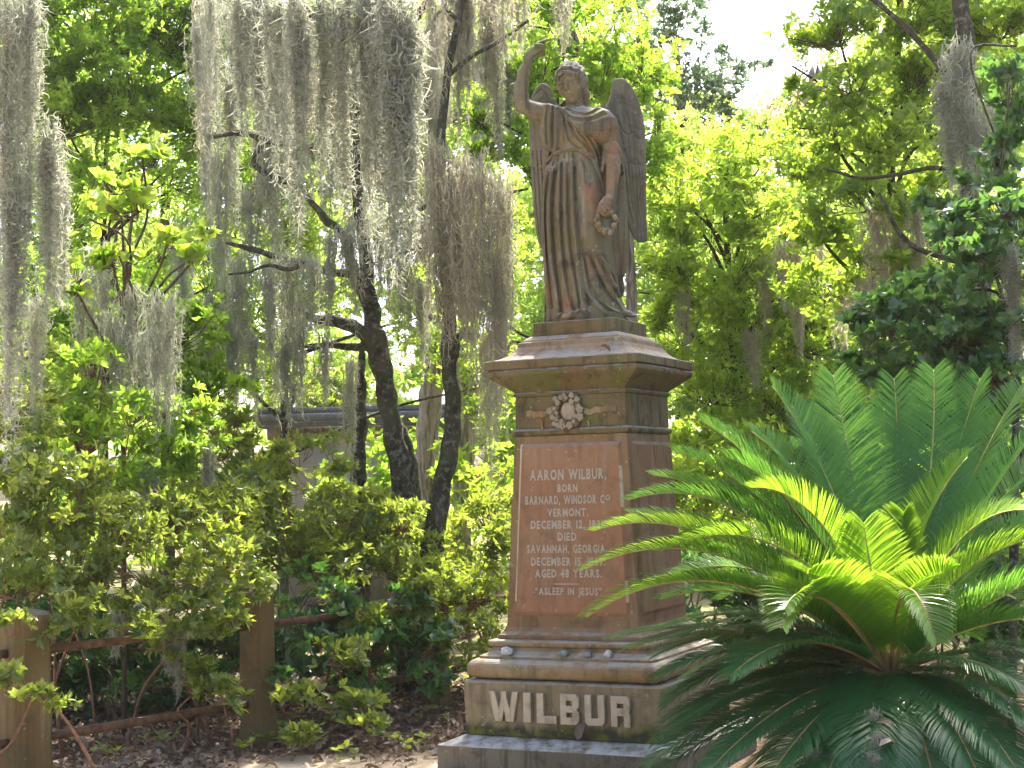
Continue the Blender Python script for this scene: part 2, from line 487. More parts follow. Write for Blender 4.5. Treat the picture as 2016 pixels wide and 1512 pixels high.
# ---- the big raised letters
def prism_letter(name, polys, a, h, bev, mat, holes=()):
    """polys: list of quads / convex polygons in (s, z) that butt against each other; built as one bevelled block through a curve"""
    cu = bpy.data.curves.new(name, 'CURVE')
    cu.dimensions = '2D'; cu.fill_mode = 'BOTH'
    for poly in polys:
        sp = cu.splines.new('POLY'); sp.points.add(len(poly) - 1); sp.use_cyclic_u = True
        for p, (s, z) in zip(sp.points, poly): p.co = (s, z, 0, 1)
    cu.extrude = h / 2 - bev; cu.bevel_depth = bev; cu.bevel_resolution = 1; cu.offset = -bev
    tmp = bpy.data.objects.new('tmp', cu); COL.objects.link(tmp)
    dg = bpy.context.evaluated_depsgraph_get()
    me = bpy.data.meshes.new_from_object(tmp.evaluated_get(dg))
    bpy.data.objects.remove(tmp); bpy.data.curves.remove(cu)
    V = np.array([v.co[:] for v in me.vertices])
    W = MC + NF * (a + h / 2 + V[:, 2:3] - 0.0) + NR * V[:, 0:1] + ZU * V[:, 1:2]
    F = [tuple(p.vertices) for p in me.polygons]
    bpy.data.meshes.remove(me)
    return mk(name, W, F, mat, mon)

def zz(x, y):                  # a point of the enlarged crop -> photograph pixels
    return 840 + x / 4.032, 1220 + y / 4.032
def box_of(x0, y0, x1, y1):
    p = on_face(*zz((x0 + x1) / 2, y0), 0.635 + 0.02); q = on_face(*zz((x0 + x1) / 2, y1), 0.635 + 0.02)
    l = on_face(*zz(x0, (y0 + y1) / 2), 0.635 + 0.02); r = on_face(*zz(x1, (y0 + y1) / 2), 0.635 + 0.02)
    return l[0], q[1], r[0], p[1]
GLYPH = {
 'W': [[(0, 1), (.20, 1), (.33, .44), (.42, .80), (.42, 1.0), (.60, 1.0), (.60, .80), (.70, .44), (.80, 1), (1, 1), (.82, 0), (.58, 0), (.51, .36), (.44, 0), (.20, 0)]],
 'I': [[(0, 0), (1, 0), (1, 1), (0, 1)]],
 'L': [[(0, 0), (1, 0), (1, .25), (.36, .25), (.36, 1), (0, 1)]],
 'B': [[(0, 0), (.83, 0), (1, .12), (1, .40), (.88, .50), (1, .60), (1, .86), (.83, 1), (0, 1)], [(.33, .62), (.33, .79), (.62, .79), (.62, .62)], [(.33, .24), (.33, .40), (.62, .40), (.62, .24)]],
 'U': [[(0, 1), (0, .12), (.16, 0), (.84, 0), (1, .12), (1, 1), (.66, 1), (.66, .24), (.34, .24), (.34, 1)]],
 'R': [[(0, 0), (.34, 0), (.34, .36), (.66, .36), (.66, 0), (1, 0), (1, .40), (.93, .50), (1, .58), (1, .88), (.86, 1), (0, 1)], [(.33, .62), (.33, .77), (.66, .77), (.66, .62)]],
}
for ch, bx in zip('WILBUR', [(500, 570, 732, 806), (772, 580, 832, 815), (877, 587, 1033, 824), (1064, 592, 1215, 834), (1257, 600, 1418, 842), (1466, 610, 1620, 853)]):
    s0, z0, s1, z1 = box_of(*bx)
    polys = [[(s0 + (s1 - s0) * x, z0 + (z1 - z0) * y) for x, y in p] for p in GLYPH[ch]]
    prism_letter('letter', polys, 0.6325, 0.034, 0.004, MAT['stone_letter'])

# ---- the small raised inscription (one mesh per character kind, shared)
CH = {}
def char_mesh(ch):
    if ch in CH: return CH[ch]
    cu = bpy.data.curves.new('ch', 'FONT'); cu.body = ch; cu.size = 1.0; cu.extrude = 0.35; cu.offset = 0.036
    cu.bevel_depth = 0.0; cu.resolution_u = 2
    tmp = bpy.data.objects.new('tmp', cu); COL.objects.link(tmp)
    dg = bpy.context.evaluated_depsgraph_get()
    me = bpy.data.meshes.new_from_object(tmp.evaluated_get(dg))
    bpy.data.objects.remove(tmp); bpy.data.curves.remove(cu)
    V = np.array([v.co[:] for v in me.vertices])
    x0, x1 = V[:, 0].min(), V[:, 0].max()
    V[:, 0] -= x0
    me.vertices.foreach_set('co', V.astype(np.float32).ravel()); me.update()
    me.name = 'inscription_letter'
    me.materials.clear(); me.materials.append(MAT['stone_letter_small'])
    CH[ch] = (me, x1 - x0)
    return CH[ch]
CAPH = 0.70
def die_a(z): return float(np.interp(z, [Z(-0.842), Z(0.284)], [0.432, 0.376]))
def inscribe(text, xl, xr, yb, cap, supers=()):
    zc = on_face((xl + xr) / 2, yb, 0.41)[1]
    for _ in range(2):
        a = die_a(zc) + 0.0145
        zc = on_face((xl + xr) / 2, yb, a)[1]
    sl_ = on_face(xl, yb, a)[0]; sr_ = on_face(xr, yb, a)[0]
    hz = cap / 313.0 / CAPH * (9.67 / 9.29)
    ws = [0.34 if c == ' ' else char_mesh(c)[1] for c in text]
    gap = 0.13
    tot = sum(ws) + gap * (len(text) - 1)
    sx = (sr_ - sl_) / tot
    lean = math.atan2(0.432 - 0.376, 1.126)
    s = sl_
    for i, (c, w) in enumerate(zip(text, ws)):
        if c != ' ':
            me, _ = char_mesh(c)
            o = bpy.data.objects.new('inscription_letter', me); COL.objects.link(o); o.parent = mon
            z = zc; k = hz; sxx = sx
            if i in supers: z += cap / 313.0 * 0.35; k *= 0.65
            p = MC + NF * (die_a(z) + 0.0150) + NR * s + ZU * z - BASE[mon.name]
            up = (ZU * math.cos(lean) - NF * math.sin(lean)); nf = NF * math.cos(lean) + ZU * math.sin(lean)
            M = Matrix(((NR[0] * sxx, up[0] * k, nf[0] * 0.011, p[0]), (NR[1] * sxx, up[1] * k, nf[1] * 0.011, p[1]), (NR[2] * sxx, up[2] * k, nf[2] * 0.011, p[2]), (0, 0, 0, 1)))
            o.matrix_basis = M
        s += (w + gap) * sx
inscribe('AARON WILBUR,', 1043.5, 1194.5, 943.5, 18)
inscribe('BORN', 1098, 1137.5, 968, 13.5)
inscribe('BARNARD, WINDSOR CO', 1034.5, 1202, 991.5, 14.5, supers=(18,))
inscribe('VERMONT.', 1078, 1158.5, 1016, 13.5)
inscribe('DECEMBER 12, 1821.', 1045.5, 1192, 1040, 14)
inscribe('DIED', 1098.5, 1135.5, 1064, 14)
inscribe('SAVANNAH, GEORGIA.', 1038, 1196, 1088, 14)
inscribe('DECEMBER 15, 1869.', 1046, 1192, 1113, 14)
inscribe('AGED 48 YEARS.', 1054, 1185, 1136.5, 14)
inscribe('“ASLEEP IN JESUS”', 1054, 1185, 1171, 12.5)
s0, z0 = on_face(1093, 1149.5, 0.43); s1, _ = on_face(1143, 1149.5, 0.43)
mb = MB(); mb.box(face_pt((s0 + s1) / 2, z0, die_a(z0) + 0.016), (s1 - s0, 0.008, 0.007), R=np.stack([NR, -NF, ZU], 1)); mb.build('dividing_rule', MAT['stone_letter_small'], mon)

# ---- carved wreath and ribbon on the frieze
def uvsphere(c, r, nu=8, nv=5):
    c = np.asarray(c, float); r = np.asarray(r, float) * np.ones(3)
    th = np.linspace(0, 2 * np.pi, nu, endpoint=False); ph = np.linspace(-np.pi / 2, np.pi / 2, nv + 1)[1:-1]
    V = [[0, 0, -1]] + [[math.cos(p) * math.cos(t), math.cos(p) * math.sin(t), math.sin(p)] for p in ph for t in th] + [[0, 0, 1]]
    V = np.array(V) * r + c
    T = []; Q = []
    for j in range(nu):
        T.append((0, 1 + (j + 1) % nu, 1 + j))
        T.append((len(V) - 1, 1 + (len(ph) - 1) * nu + j, 1 + (len(ph) - 1) * nu + (j + 1) % nu))
    for i in range(len(ph) - 1):
        for j in range(nu):
            Q.append((1 + i * nu + j, 1 + i * nu + (j + 1) % nu, 1 + (i + 1) * nu + (j + 1) % nu, 1 + (i + 1) * nu + j))
    return V, np.array(Q), np.array(T)

WS, WZ = on_face(1116, 809.5, 0.385)
ring = MB()
g = np.random.default_rng(3)
for k in range(46):            # leafy ring under the flowers
    t = k / 46 * 2 * PI; r = 0.082 + g.uniform(-0.022, 0.022)
    c = face_pt(WS + r * math.cos(t), WZ + r * 1.02 * math.sin(t), 0.375 + g.uniform(0, 0.012))
    ring.add(*uvsphere(c, g.uniform(0.012, 0.022), 7, 4))
wr = ring.build('wreath', MAT['stone_dark'], mon, smooth=True)
oval = MB(); V, Q, T = uvsphere((0, 0, 0), 1, 20, 8)
V = MC + NF * (0.372 + 0.016 * V[:, 1:2]) + NR * (WS + 0.006 + 0.050 * V[:, 0:1]) + ZU * (WZ + 0.058 * V[:, 2:3])
oval.add(V, Q, T); o = oval.build('oval_boss', MAT['wreath'], wr, smooth=True)
def flower(s, z, r, n=5):
    m = MB(); rot = g.uniform(0, 6.28); off = 0.392 + g.uniform(0, 0.008)
    for k in range(n):
        t = rot + k * 2 * PI / n
        V, Q, T = uvsphere((0, 0, 0), 1, 7, 4)
        c = face_pt(s + 0.58 * r * math.cos(t), z + 0.58 * r * math.sin(t), off)
        W = c + NF * V[:, 1:2] * r * 0.45 + NR * V[:, 0:1] * r * 0.52 + ZU * V[:, 2:3] * r * 0.52
        m.add(W, Q, T)
    V, Q, T = uvsphere(face_pt(s, z, off + r * 0.25), r * 0.24, 6, 4); m.add(V, Q, T)
    return m.build('flower', MAT['wreath'], wr, smooth=True)
def wz(x, y): return 980 + x / 9.164, 740 + y / 9.164
for x, y, r in [(940, 635, 60), (990, 745, 48), (1055, 780, 45), (1015, 865, 40), (1085, 890, 50), (1175, 900, 66), (1305, 890, 68), (1490, 740, 70), (1490, 600, 68), (1430, 415, 52), (1340, 345, 52), (1335, 465, 55),
                (1150, 390, 50), (1040, 410, 46), (1085, 480, 48), (1240, 395, 38), (1025, 590, 38), (1060, 670, 38), (1400, 720, 44), (1160, 815, 40), (1380, 820, 40), (1450, 530, 34), (1200, 340, 34)]:
    s, z = on_face(*wz(x, y), 0.39); flower(s, z, r / 9.164 / 313 * 1.0, 5)
def ribbon(pts, wd, name='ribbon'):
    """carved ribbon as a strip with thickness, pts = pixels of its centre line"""
    P = [on_face(x, y, 0.375) for x, y in pts]
    V = []
    for i, (s, z) in enumerate(P):
        o = 0.376 + (0.010 if i % 2 else 0.003)
        for zz_, oo in ((wd / 2, o), (-wd / 2, o), (-wd / 2, 0.366), (wd / 2, 0.366)):
            V.append(face_pt(s, z + zz_, oo))
    F = []
    for i in range(len(P) - 1):
        for k in range(4): F.append((i * 4 + k, i * 4 + (k + 1) % 4, (i + 1) * 4 + (k + 1) % 4, (i + 1) * 4 + k))
    F += [(3, 2, 1, 0), tuple(len(V) - 4 + k for k in range(4))]
    return mk(name, np.array(V), F, MAT['stone_body'], wr)
ribbon([(1150, 808), (1163, 812), (1172, 806), (1186, 807), (1193, 803), (1206, 804), (1214, 803)], 0.036)
ribbon([(1079, 812), (1070, 816), (1062, 815), (1055, 817), (1046, 813), (1038, 815)], 0.034)
for x, y in ((1164, 838), (1072, 838)):     # ribbon tails
    ribbon([(x - 7, y - 9), (x - 2, y - 3), (x - 6, y + 3), (x - 1, y + 7)], 0.020, 'ribbon_tail')
# ------------------------------------------------------------------ the angel: one continuous carved body
ORG = np.array((MX, MY, Z(0.9938)))
sta = thing('angel_statue', 'weathered stone angel with raised right arm, draped robe and folded wings standing on the monument', 'statue', tuple(ORG))
PLANE = [MY]
def L2(px, py):                # pixel -> (X, Z) of the statue in a vertical plane facing the camera
    v = at(px, py, PLANE[0]); return np.array((v.x - MX, v.z - ORG[2]))
def LP(pts): return np.array([L2(*p[:2]) for p in pts])
SC = 1 / 313.2
H = 0.0050
class Grid:
    def __init__(s, lo, hi, h):
        s.h = h; s.lo = np.array(lo, float); s.n = np.ceil((np.array(hi) - s.lo) / h).astype(int)
        s.x, s.y, s.z = [(s.lo[i] + h * np.arange(s.n[i])).astype(np.float32) for i in range(3)]
        s.F = np.full(s.n, 0.5, np.float32)
    def sl(s, lo, hi, pad):
        out = []
        for i in range(3):
            a = int(max(0, math.floor((lo[i] - pad - s.lo[i]) / s.h))); b = int(min(s.n[i], math.ceil((hi[i] + pad - s.lo[i]) / s.h) + 1))
            out.append(slice(a, max(a, b)))
        return tuple(out)
    def co(s, k): return s.x[k[0]][:, None, None], s.y[k[1]][None, :, None], s.z[k[2]][None, None, :]
    def smin(s, k, d, r):
        A = s.F[k]
        if r > 0:
            h = np.clip(0.5 + 0.5 * (A - d) / r, 0, 1)
            s.F[k] = A * (1 - h) + d * h - r * h * (1 - h)
        else: s.F[k] = np.minimum(A, d)
    def smaxneg(s, k, d, r):      # carve d away
        A = s.F[k]; d = -d
        h = np.clip(0.5 - 0.5 * (A - d) / r, 0, 1)
        s.F[k] = A * (1 - h) + d * h + r * h * (1 - h)
    def cone(s, a, b, ra, rb, blend=0.012, carve=False):
        a = np.asarray(a, float); b = np.asarray(b, float); R = max(ra, rb)
        k = s.sl(np.minimum(a, b) - R, np.maximum(a, b) + R, blend * 2 + 2 * s.h)
        X, Y, Zc = s.co(k); ab = b - a; L = ab @ ab + 1e-12
        t = np.clip(((X - a[0]) * ab[0] + (Y - a[1]) * ab[1] + (Zc - a[2]) * ab[2]) / L, 0, 1)
        d = np.sqrt((X - a[0] - t * ab[0]) ** 2 + (Y - a[1] - t * ab[1]) ** 2 + (Zc - a[2] - t * ab[2]) ** 2) - (ra + (rb - ra) * t)
        (s.smaxneg if carve else s.smin)(k, d, blend)
    def chain(s, pts, rs, blend=0.012):
        for i in range(len(pts) - 1): s.cone(pts[i], pts[i + 1], rs[i], rs[i + 1], blend)
    def ell(s, c, r, R=None, blend=0.012, carve=False, fn=None):
        c = np.asarray(c, float); r = np.asarray(r, float); m = r.max() * 1.1
        k = s.sl(c - m, c + m, blend * 2 + 2 * s.h)
        X, Y, Zc = s.co(k); X = X - c[0]; Y = Y - c[1]; Zc = Zc - c[2]
        if R is None: u, v, w = X, Y, Zc
        else: u, v, w = [R[0][i] * X + R[1][i] * Y + R[2][i] * Zc for i in range(3)]
        q = np.sqrt((u / r[0]) ** 2 + (v / r[1]) ** 2 + (w / r[2]) ** 2)
        d = (q - 1) * r.min()
        if fn is not None: d = d + fn(u, v, w)
        (s.smaxneg if carve else s.smin)(k, d, blend)

def seg_dist(X, Zc, P):          # 2-D distance to a polyline, grids X (n,1), Z (1,m)
    best = np.full((X.shape[0], Zc.shape[1]), 9.0)
    for a, b in zip(P[:-1], P[1:]):
        ab = b - a; t = np.clip(((X - a[0]) * ab[0] + (Zc - a[1]) * ab[1]) / (ab @ ab + 1e-12), 0, 1)
        best = np.minimum(best, np.hypot(X - a[0] - t * ab[0], Zc - a[1] - t * ab[1]))
    return best
def poly_sd(X, Zc, P):           # signed distance to a closed polygon (negative inside)
    d = seg_dist(X, Zc, np.vstack([P, P[:1]]))
    ins = np.zeros_like(d, bool)
    for a, b in zip(P, np.roll(P, -1, 0)):
        c = ((a[1] > Zc) != (b[1] > Zc)) & (X < (b[0] - a[0]) * (Zc - a[1]) / (b[1] - a[1] + 1e-12) + a[0])
        ins ^= c
    return np.where(ins, -d, d)

def nets(Gd, name, mat, parent, origin):
    F = Gd.F; n = F.shape
    neg = F < 0
    cnt = np.zeros([k - 1 for k in n], np.int8)
    offs = [(i, j, k) for i in (0, 1) for j in (0, 1) for k in (0, 1)]
    for o in offs: cnt += neg[o[0]:n[0] - 1 + o[0], o[1]:n[1] - 1 + o[1], o[2]:n[2] - 1 + o[2]]
    act = np.argwhere((cnt > 0) & (cnt < 8))
    vals = {o: F[act[:, 0] + o[0], act[:, 1] + o[1], act[:, 2] + o[2]] for o in offs}
    S = np.zeros((len(act), 3)); C = np.zeros(len(act))
    for o in offs:
        for ax in range(3):
            if o[ax] == 0:
                p = list(o); p[ax] = 1; p = tuple(p)
                a, b = vals[o], vals[p]; m = (a < 0) != (b < 0)
                t = np.where(m, a / (a - b + 1e-12), 0)
                q = np.array(o, float)[None, :].repeat(len(act), 0); q[:, ax] += t
                S += q * m[:, None]; C += m
    V = Gd.lo + Gd.h * (act + S / np.maximum(C, 1)[:, None])
    idx = np.full(cnt.shape, -1, np.int32); idx[act[:, 0], act[:, 1], act[:, 2]] = np.arange(len(act))
    Qs = []
    for ax in range(3):
        b_, c_ = (ax + 1) % 3, (ax + 2) % 3
        s0 = [slice(0, k) for k in n]; s1 = [slice(0, k) for k in n]
        s0[ax] = slice(0, n[ax] - 1); s1[ax] = slice(1, n[ax])
        ch = neg[tuple(s0)] != neg[tuple(s1)]
        e = np.argwhere(ch)
        e = e[(e[:, b_] > 0) & (e[:, c_] > 0) & (e[:, b_] < n[b_] - 1) & (e[:, c_] < n[c_] - 1)]
        g4 = []
        for db, dc in ((1, 1), (0, 1), (0, 0), (1, 0)):
            q = e.copy(); q[:, b_] -= db; q[:, c_] -= dc; g4.append(idx[q[:, 0], q[:, 1], q[:, 2]])
        g4 = np.stack(g4, 1)
        fl = neg[e[:, 0], e[:, 1], e[:, 2]]
        g4[~fl] = g4[~fl][:, ::-1]
        Qs.append(g4)
    Qs = np.vstack(Qs); Qs = Qs[(Qs >= 0).all(1)]
    return mk(name, V + origin, Q=Qs, mat=mat, parent=parent, smooth=True)

G_ = Grid((-0.54, -0.30, -0.012), (0.34, 0.26, 1.84), H)
Xg, Zg = G_.x[:, None].astype(float), G_.z[None, :].astype(float)

# -- robe and torso: sections at pixel heights: (py, left px, right px, half-depth, y centre)
SEC = [(209, 1118, 1146, .050, .005), (213, 1104, 1158, .068, .005), (218, 1093, 1180, .085, .005), (226, 1087, 1199, .100, .0), (240, 1084, 1208, .118, -.005), (258, 1083, 1208, .130, -.012), (278, 1082, 1198, .130, -.012),
       (300, 1079, 1187, .120, -.005), (316, 1076, 1184, .120, .0), (340, 1072, 1187, .135, .0), (370, 1068, 1191, .152, .0), (400, 1067, 1194, .163, .0), (450, 1069, 1199, .172, .0),
       (500, 1072, 1206, .178, .0), (550, 1075, 1213, .184, .0), (590, 1077, 1221, .190, .0), (615, 1079, 1232, .196, .0), (634, 1080, 1240, .198, .0)]
zs_ = np.array([L2(1150, s[0])[1] for s in SEC])[::-1]
def secf(col):
    v = np.array([col(s) for s in SEC])[::-1]; return np.interp(G_.z, zs_, v)
xl = secf(lambda s: L2(s[1], s[0])[0]); xr = secf(lambda s: L2(s[2], s[0])[0]); ry = secf(lambda s: s[3]); yc = secf(lambda s: s[4])
xc, rx = (xl + xr) / 2, (xr - xl) / 2
X, Y, Zc = G_.x[:, None, None], G_.y[None, :, None], G_.z[None, None, :]
ex = 2.35
u = np.abs((X - xc) / rx) ** ex + np.abs((Y - yc) / ry) ** ex
base = ((u ** (1 / ex) - 1) * np.minimum(rx, ry)).astype(np.float32)
base = np.maximum(base, Zc - L2(1130, 208)[1])

# -- relief drawn on the front: ridges (+) and grooves (-): points in photograph pixels, height m, width px
REL = [
 ([(1076, 335), (1070, 370), (1068, 430), (1072, 530), (1081, 632)], .018, 4.5),
 ([(1087, 338), (1080, 400), (1080, 460), (1085, 530), (1094, 590), (1097, 626)], .022, 4.5),
 ([(1093, 345), (1089, 400), (1089, 460), (1095, 530), (1103, 600), (1106, 622)], -.028, 3.2),
 ([(1100, 330), (1097, 400), (1098, 460), (1104, 530), (1114, 590), (1124, 624)], .020, 4.2),
 ([(1105, 330), (1104.5, 400), (1106, 470), (1113, 540), (1122, 590), (1129, 618)], -.024, 2.8),
 ([(1110.5, 325), (1111, 400), (1113, 470), (1120, 530), (1129, 575), (1134, 606)], .018, 3.8),
 ([(1117, 330), (1117.5, 400), (1120, 460), (1126, 520), (1135, 570), (1140, 620)], -.024, 2.8),
 ([(1123.5, 325), (1124, 400), (1127, 450), (1132, 500), (1137, 560), (1145, 618)], .018, 4.0),
 ([(1130, 340), (1132, 400), (1136, 450), (1143, 520), (1149, 570), (1158, 608)], -.034, 3.6),
 ([(1137, 430), (1141, 500), (1146, 540), (1152, 580), (1164, 602), (1188, 624)], .024, 4.2),
 ([(1145, 480), (1151, 530), (1159, 572), (1174, 598), (1198, 618)], -.024, 4.2),
 ([(1165, 505), (1180, 535), (1195, 565), (1211, 592), (1223, 612)], .014, 4.0),
 ([(1160, 512), (1170, 540), (1184, 570), (1203, 600)], -.014, 3.5),
 ([(1176, 505), (1192, 530), (1206, 558), (1219, 584)], .013, 3.2),
 ([(1171, 512), (1186, 538), (1200, 566), (1214, 590)], -.012, 3.0),
 ([(1152, 330), (1168, 360), (1180, 395)], .007, 3.0), ([(1160, 322), (1176, 352), (1186, 390)], -.016, 3.0), ([(1138, 322), (1146, 350), (1150, 390)], .008, 2.6), ([(1144, 320), (1154, 350), (1160, 380)], -.008, 2.6),
 # smooth thigh and knee of the bent leg
 ([(1158, 375), (1166, 430), (1168, 480), (1166, 505)], .030, 17),
 # belt and gathers
 ([(1074, 324), (1086, 311), (1106, 303), (1124, 300), (1142, 303), (1164, 314)], .014, 3.0),
 ([(1074, 331), (1088, 317), (1108, 308), (1126, 306), (1142, 309), (1160, 320)], -.012, 2.4),
 ([(1074, 318), (1086, 306), (1104, 298)], -.010, 2.2),
 # bodice
 ([(1085, 240), (1082, 270), (1078, 312)], .012, 3.0), ([(1090.5, 240), (1087, 275), (1084, 306)], -.014, 2.2), ([(1096, 236), (1093, 270), (1091, 302)], .013, 2.8),
 ([(1101, 240), (1100, 275), (1099, 299)], -.012, 2.2), ([(1105.5, 245), (1106, 275), (1108, 298)], .010, 2.6),
 ([(1109, 228), (1112, 252), (1118, 278), (1128, 292), (1140, 301)], -.018, 2.4), ([(1113, 235), (1117, 255), (1125, 275), (1140, 292), (1154, 305)], .014, 2.6),
 ([(1121, 254), (1131, 270), (1146, 288), (1158, 305)], -.013, 2.2), ([(1128, 262), (1138, 276), (1152, 290), (1166, 312)], .013, 2.6), ([(1136, 268), (1148, 282), (1160, 300), (1170, 318)], -.013, 2.2),
 ([(1146, 274), (1157, 286), (1168, 304), (1175, 325)], .013, 2.4), ([(1156, 280), (1166, 294), (1175, 312), (1180, 332)], -.014, 2.2), ([(1166, 284), (1175, 298), (1181, 318)], .012, 2.2), ([(1176, 288), (1182, 302), (1186, 325)], -.018, 3.0),
 # collar folds
 ([(1110, 226), (1122, 238), (1140, 243), (1162, 240), (1186, 226)], .015, 2.8), ([(1112, 222), (1126, 232), (1142, 236), (1160, 233), (1180, 222)], -.012, 2.2), ([(1115, 217), (1128, 226), (1144, 229), (1160, 226), (1174, 217)], .012, 2.4),
 ([(1111, 232), (1124, 245), (1142, 250), (1164, 247), (1190, 234)], -.010, 2.4), ([(1118, 245), (1140, 258), (1170, 266), (1200, 262)], .006, 3.5),
 ([(1082, 345), (1075, 390), (1074, 440), (1077, 500), (1083, 560), (1088, 610)], -.016, 2.2), ([(1147, 326), (1150, 345), (1151, 372)], -.010, 2.0), ([(1112, 310), (1112, 330), (1111, 350)], -.010, 1.8), ([(1119, 309), (1120, 330), (1120, 345)], -.010, 1.8), ([(1099, 312), (1096, 335), (1094, 350)], -.012, 1.8), ([(1127, 309), (1130, 330), (1131, 350)], -.012, 2.0), ([(1091, 318), (1086, 340)], -.012, 1.8),
 ([(1135, 430), (1141, 480), (1150, 525), (1157, 560), (1170, 585), (1185, 602)], -.012, 2.0), ([(1164, 520), (1178, 552), (1196, 584), (1214, 606)], -.012, 2.2), ([(1182, 508), (1198, 535), (1212, 565)], -.010, 2.0), ([(1185, 515), (1203, 540), (1216, 572)], .010, 2.2), ([(1150, 585), (1162, 604), (1180, 620)], -.014, 2.4), ([(1117, 565), (1124, 600), (1131, 618)], .010, 2.0), ([(1138, 575), (1144, 600), (1152, 618)], .012, 2.2), ([(1178, 596), (1196, 612), (1216, 620)], .012, 2.4),
 # hem along the ground
 ([(1098, 626), (1112, 621), (1128, 622), (1142, 618), (1158, 620)], .016, 3.0),
]
rel = np.zeros((len(G_.x), len(G_.z)))
for pts, amp, wd in REL:
    d = seg_dist(Xg, Zg, LP(spline(np.array(pts, float), 4)))
    k_ = .78 if abs(amp) > .015 else 1.0
    rel += amp * k_ * np.exp(-(d / (wd * SC * .88)) ** 2)
mant = LP([(1107, 220), (1111, 236), (1122, 254), (1136, 267), (1160, 279), (1186, 287), (1206, 289), (1217, 297), (1223, 306), (1224, 270), (1214, 240), (1198, 222), (1178, 212), (1163, 226), (1140, 234), (1120, 226)])
md = poly_sd(Xg, Zg, mant)
rel += 0.026 * np.clip(0.5 - md / (2.0 * SC), 0, 1)
nz = np.random.default_rng(2)
front = np.clip((yc[None, None, :] - Y) / (0.35 * ry) + 0.15, 0, 1).astype(np.float32)
back = 1 - front
ang = np.arctan2(Y - yc, (X - xc))
zfold = np.clip((1.05 - Zc) / 0.4, 0, 1)
bf = (0.010 * np.sin(ang * 17 + 0.6 * np.sin(Zc * 3))).astype(np.float32) * back * zfold
G_.F = np.minimum(G_.F, base - (rel.astype(np.float32)[:, None, :] * front) - bf)
del u, base, ang

def P3(px, py, y): v = L2(px, py); return np.array((v[0], y, v[1]))
def slab(poly, y0, y1, rnd=.012, blend=.01, tilt=(0, 0), x0=0.0, z0=0.0, relief=None, Gd=None):
    Gd = Gd or G_
    P = LP(poly); sd = poly_sd(Gd.x[:, None].astype(float), Gd.z[None, :].astype(float), P).astype(np.float32)
    k = slice(None)
    yy = Gd.y[None, :, None] - (tilt[0] * (Gd.x[:, None, None] - x0) + tilt[1] * (Gd.z[None, None, :] - z0))
    q = np.abs(yy - (y0 + y1) / 2) - (y1 - y0) / 2 + rnd
    if relief is not None:
        q = q - np.where(yy < (y0 + y1) / 2, relief.astype(np.float32)[:, None, :], 0)
    s2 = sd[:, None, :] + rnd
    d = np.minimum(np.maximum(s2, q), 0) + np.sqrt(np.maximum(s2, 0) ** 2 + np.maximum(q, 0) ** 2) - rnd
    Gd.smin((k, k, k), d.astype(np.float32), blend)

# back mantle falling beside the right leg, and the sleeve hanging from the raised arm
slab([(1196, 300), (1222, 300), (1231, 340), (1236, 420), (1237, 500), (1237, 525), (1229, 545), (1216, 548), (1206, 500), (1198, 400)], .00, .11, .02, .015)
slab([(1212, 540), (1226, 534), (1228, 548), (1231, 566), (1229, 578), (1222, 586), (1216, 570)], .01, .10, .012, .006)
sf = np.zeros((len(G_.x), len(G_.z)))
for pts, amp, wd in [([(1073, 214), (1069, 250), (1071, 285)], .012, 2.4), ([(1078.5, 216), (1075, 250), (1077, 292)], -.014, 2.0), ([(1083, 216), (1081, 255), (1083, 296)], .012, 2.2), ([(1088.5, 220), (1087, 260), (1089, 296)], -.014, 2.0), ([(1093, 222), (1093, 262), (1095, 292)], .010, 2.2),
                     ([(1062, 262), (1068, 284), (1078, 298)], .012, 2.6), ([(1066, 240), (1071, 270)], -.010, 2.0)]:
    sf += amp * np.exp(-(seg_dist(Xg, Zg, LP(pts)) / (wd * SC)) ** 2)
slab([(1070, 211), (1082, 210), (1100, 216), (1106, 240), (1102, 290), (1092, 302), (1080, 300), (1068, 288), (1061, 272), (1064, 246), (1067, 228)], -.115, .05, .035, .02, relief=sf)
slab([(1172, 292), (1214, 296), (1216, 350), (1210, 420), (1196, 420), (1184, 400), (1180, 340)], -.03, .09, .02, .012)
# raised arm
sh = P3(1094, 230, -.03); el = P3(1030, 213, -.06); fo = P3(1026, 178, -.075); wr_ = P3(1038, 129, -.09)
G_.chain([sh, P3(1062, 226, -.05), el], [.066, .060, .047], .012)
G_.chain([el, P3(1025, 196, -.07), fo, P3(1030, 152, -.085), wr_], [.047, .049, .045, .035, .026], .010)
G_.chain([wr_, P3(1043, 117, -.095), P3(1052, 107, -.10)], [.026, .028, .026], .008)
G_.cone(P3(1047, 115, -.075), P3(1059, 106, -.085), .020, .018, .006)
for i, (dx, dy, yy) in enumerate([(0, 0, -.118), (1.5, 4.0, -.108), (2.0, 8.0, -.094)]):   # three fingers folded into the palm
    a = P3(1055 + dx, 99 + dy, yy); b = P3(1066 + dx, 100.5 + dy, yy - .006); c = P3(1068.5 + dx, 106 + dy, yy + .012); d_ = P3(1061 + dx, 109 + dy, yy + .020)
    G_.chain([a, b], [.0125, .0115], .003); G_.chain([b, c, d_], [.0115, .0105, .010], .0025)
G_.chain([P3(1050, 101, -.085), P3(1060, 94, -.088), P3(1069, 89.5, -.086), P3(1078, 86, -.082)], [.0145, .0130, .0115, .009], .003)   # pointing finger
G_.chain([P3(1046, 116, -.115), P3(1055, 114, -.13), P3(1063, 110, -.13)], [.014, .012, .010], .004)                                   # thumb
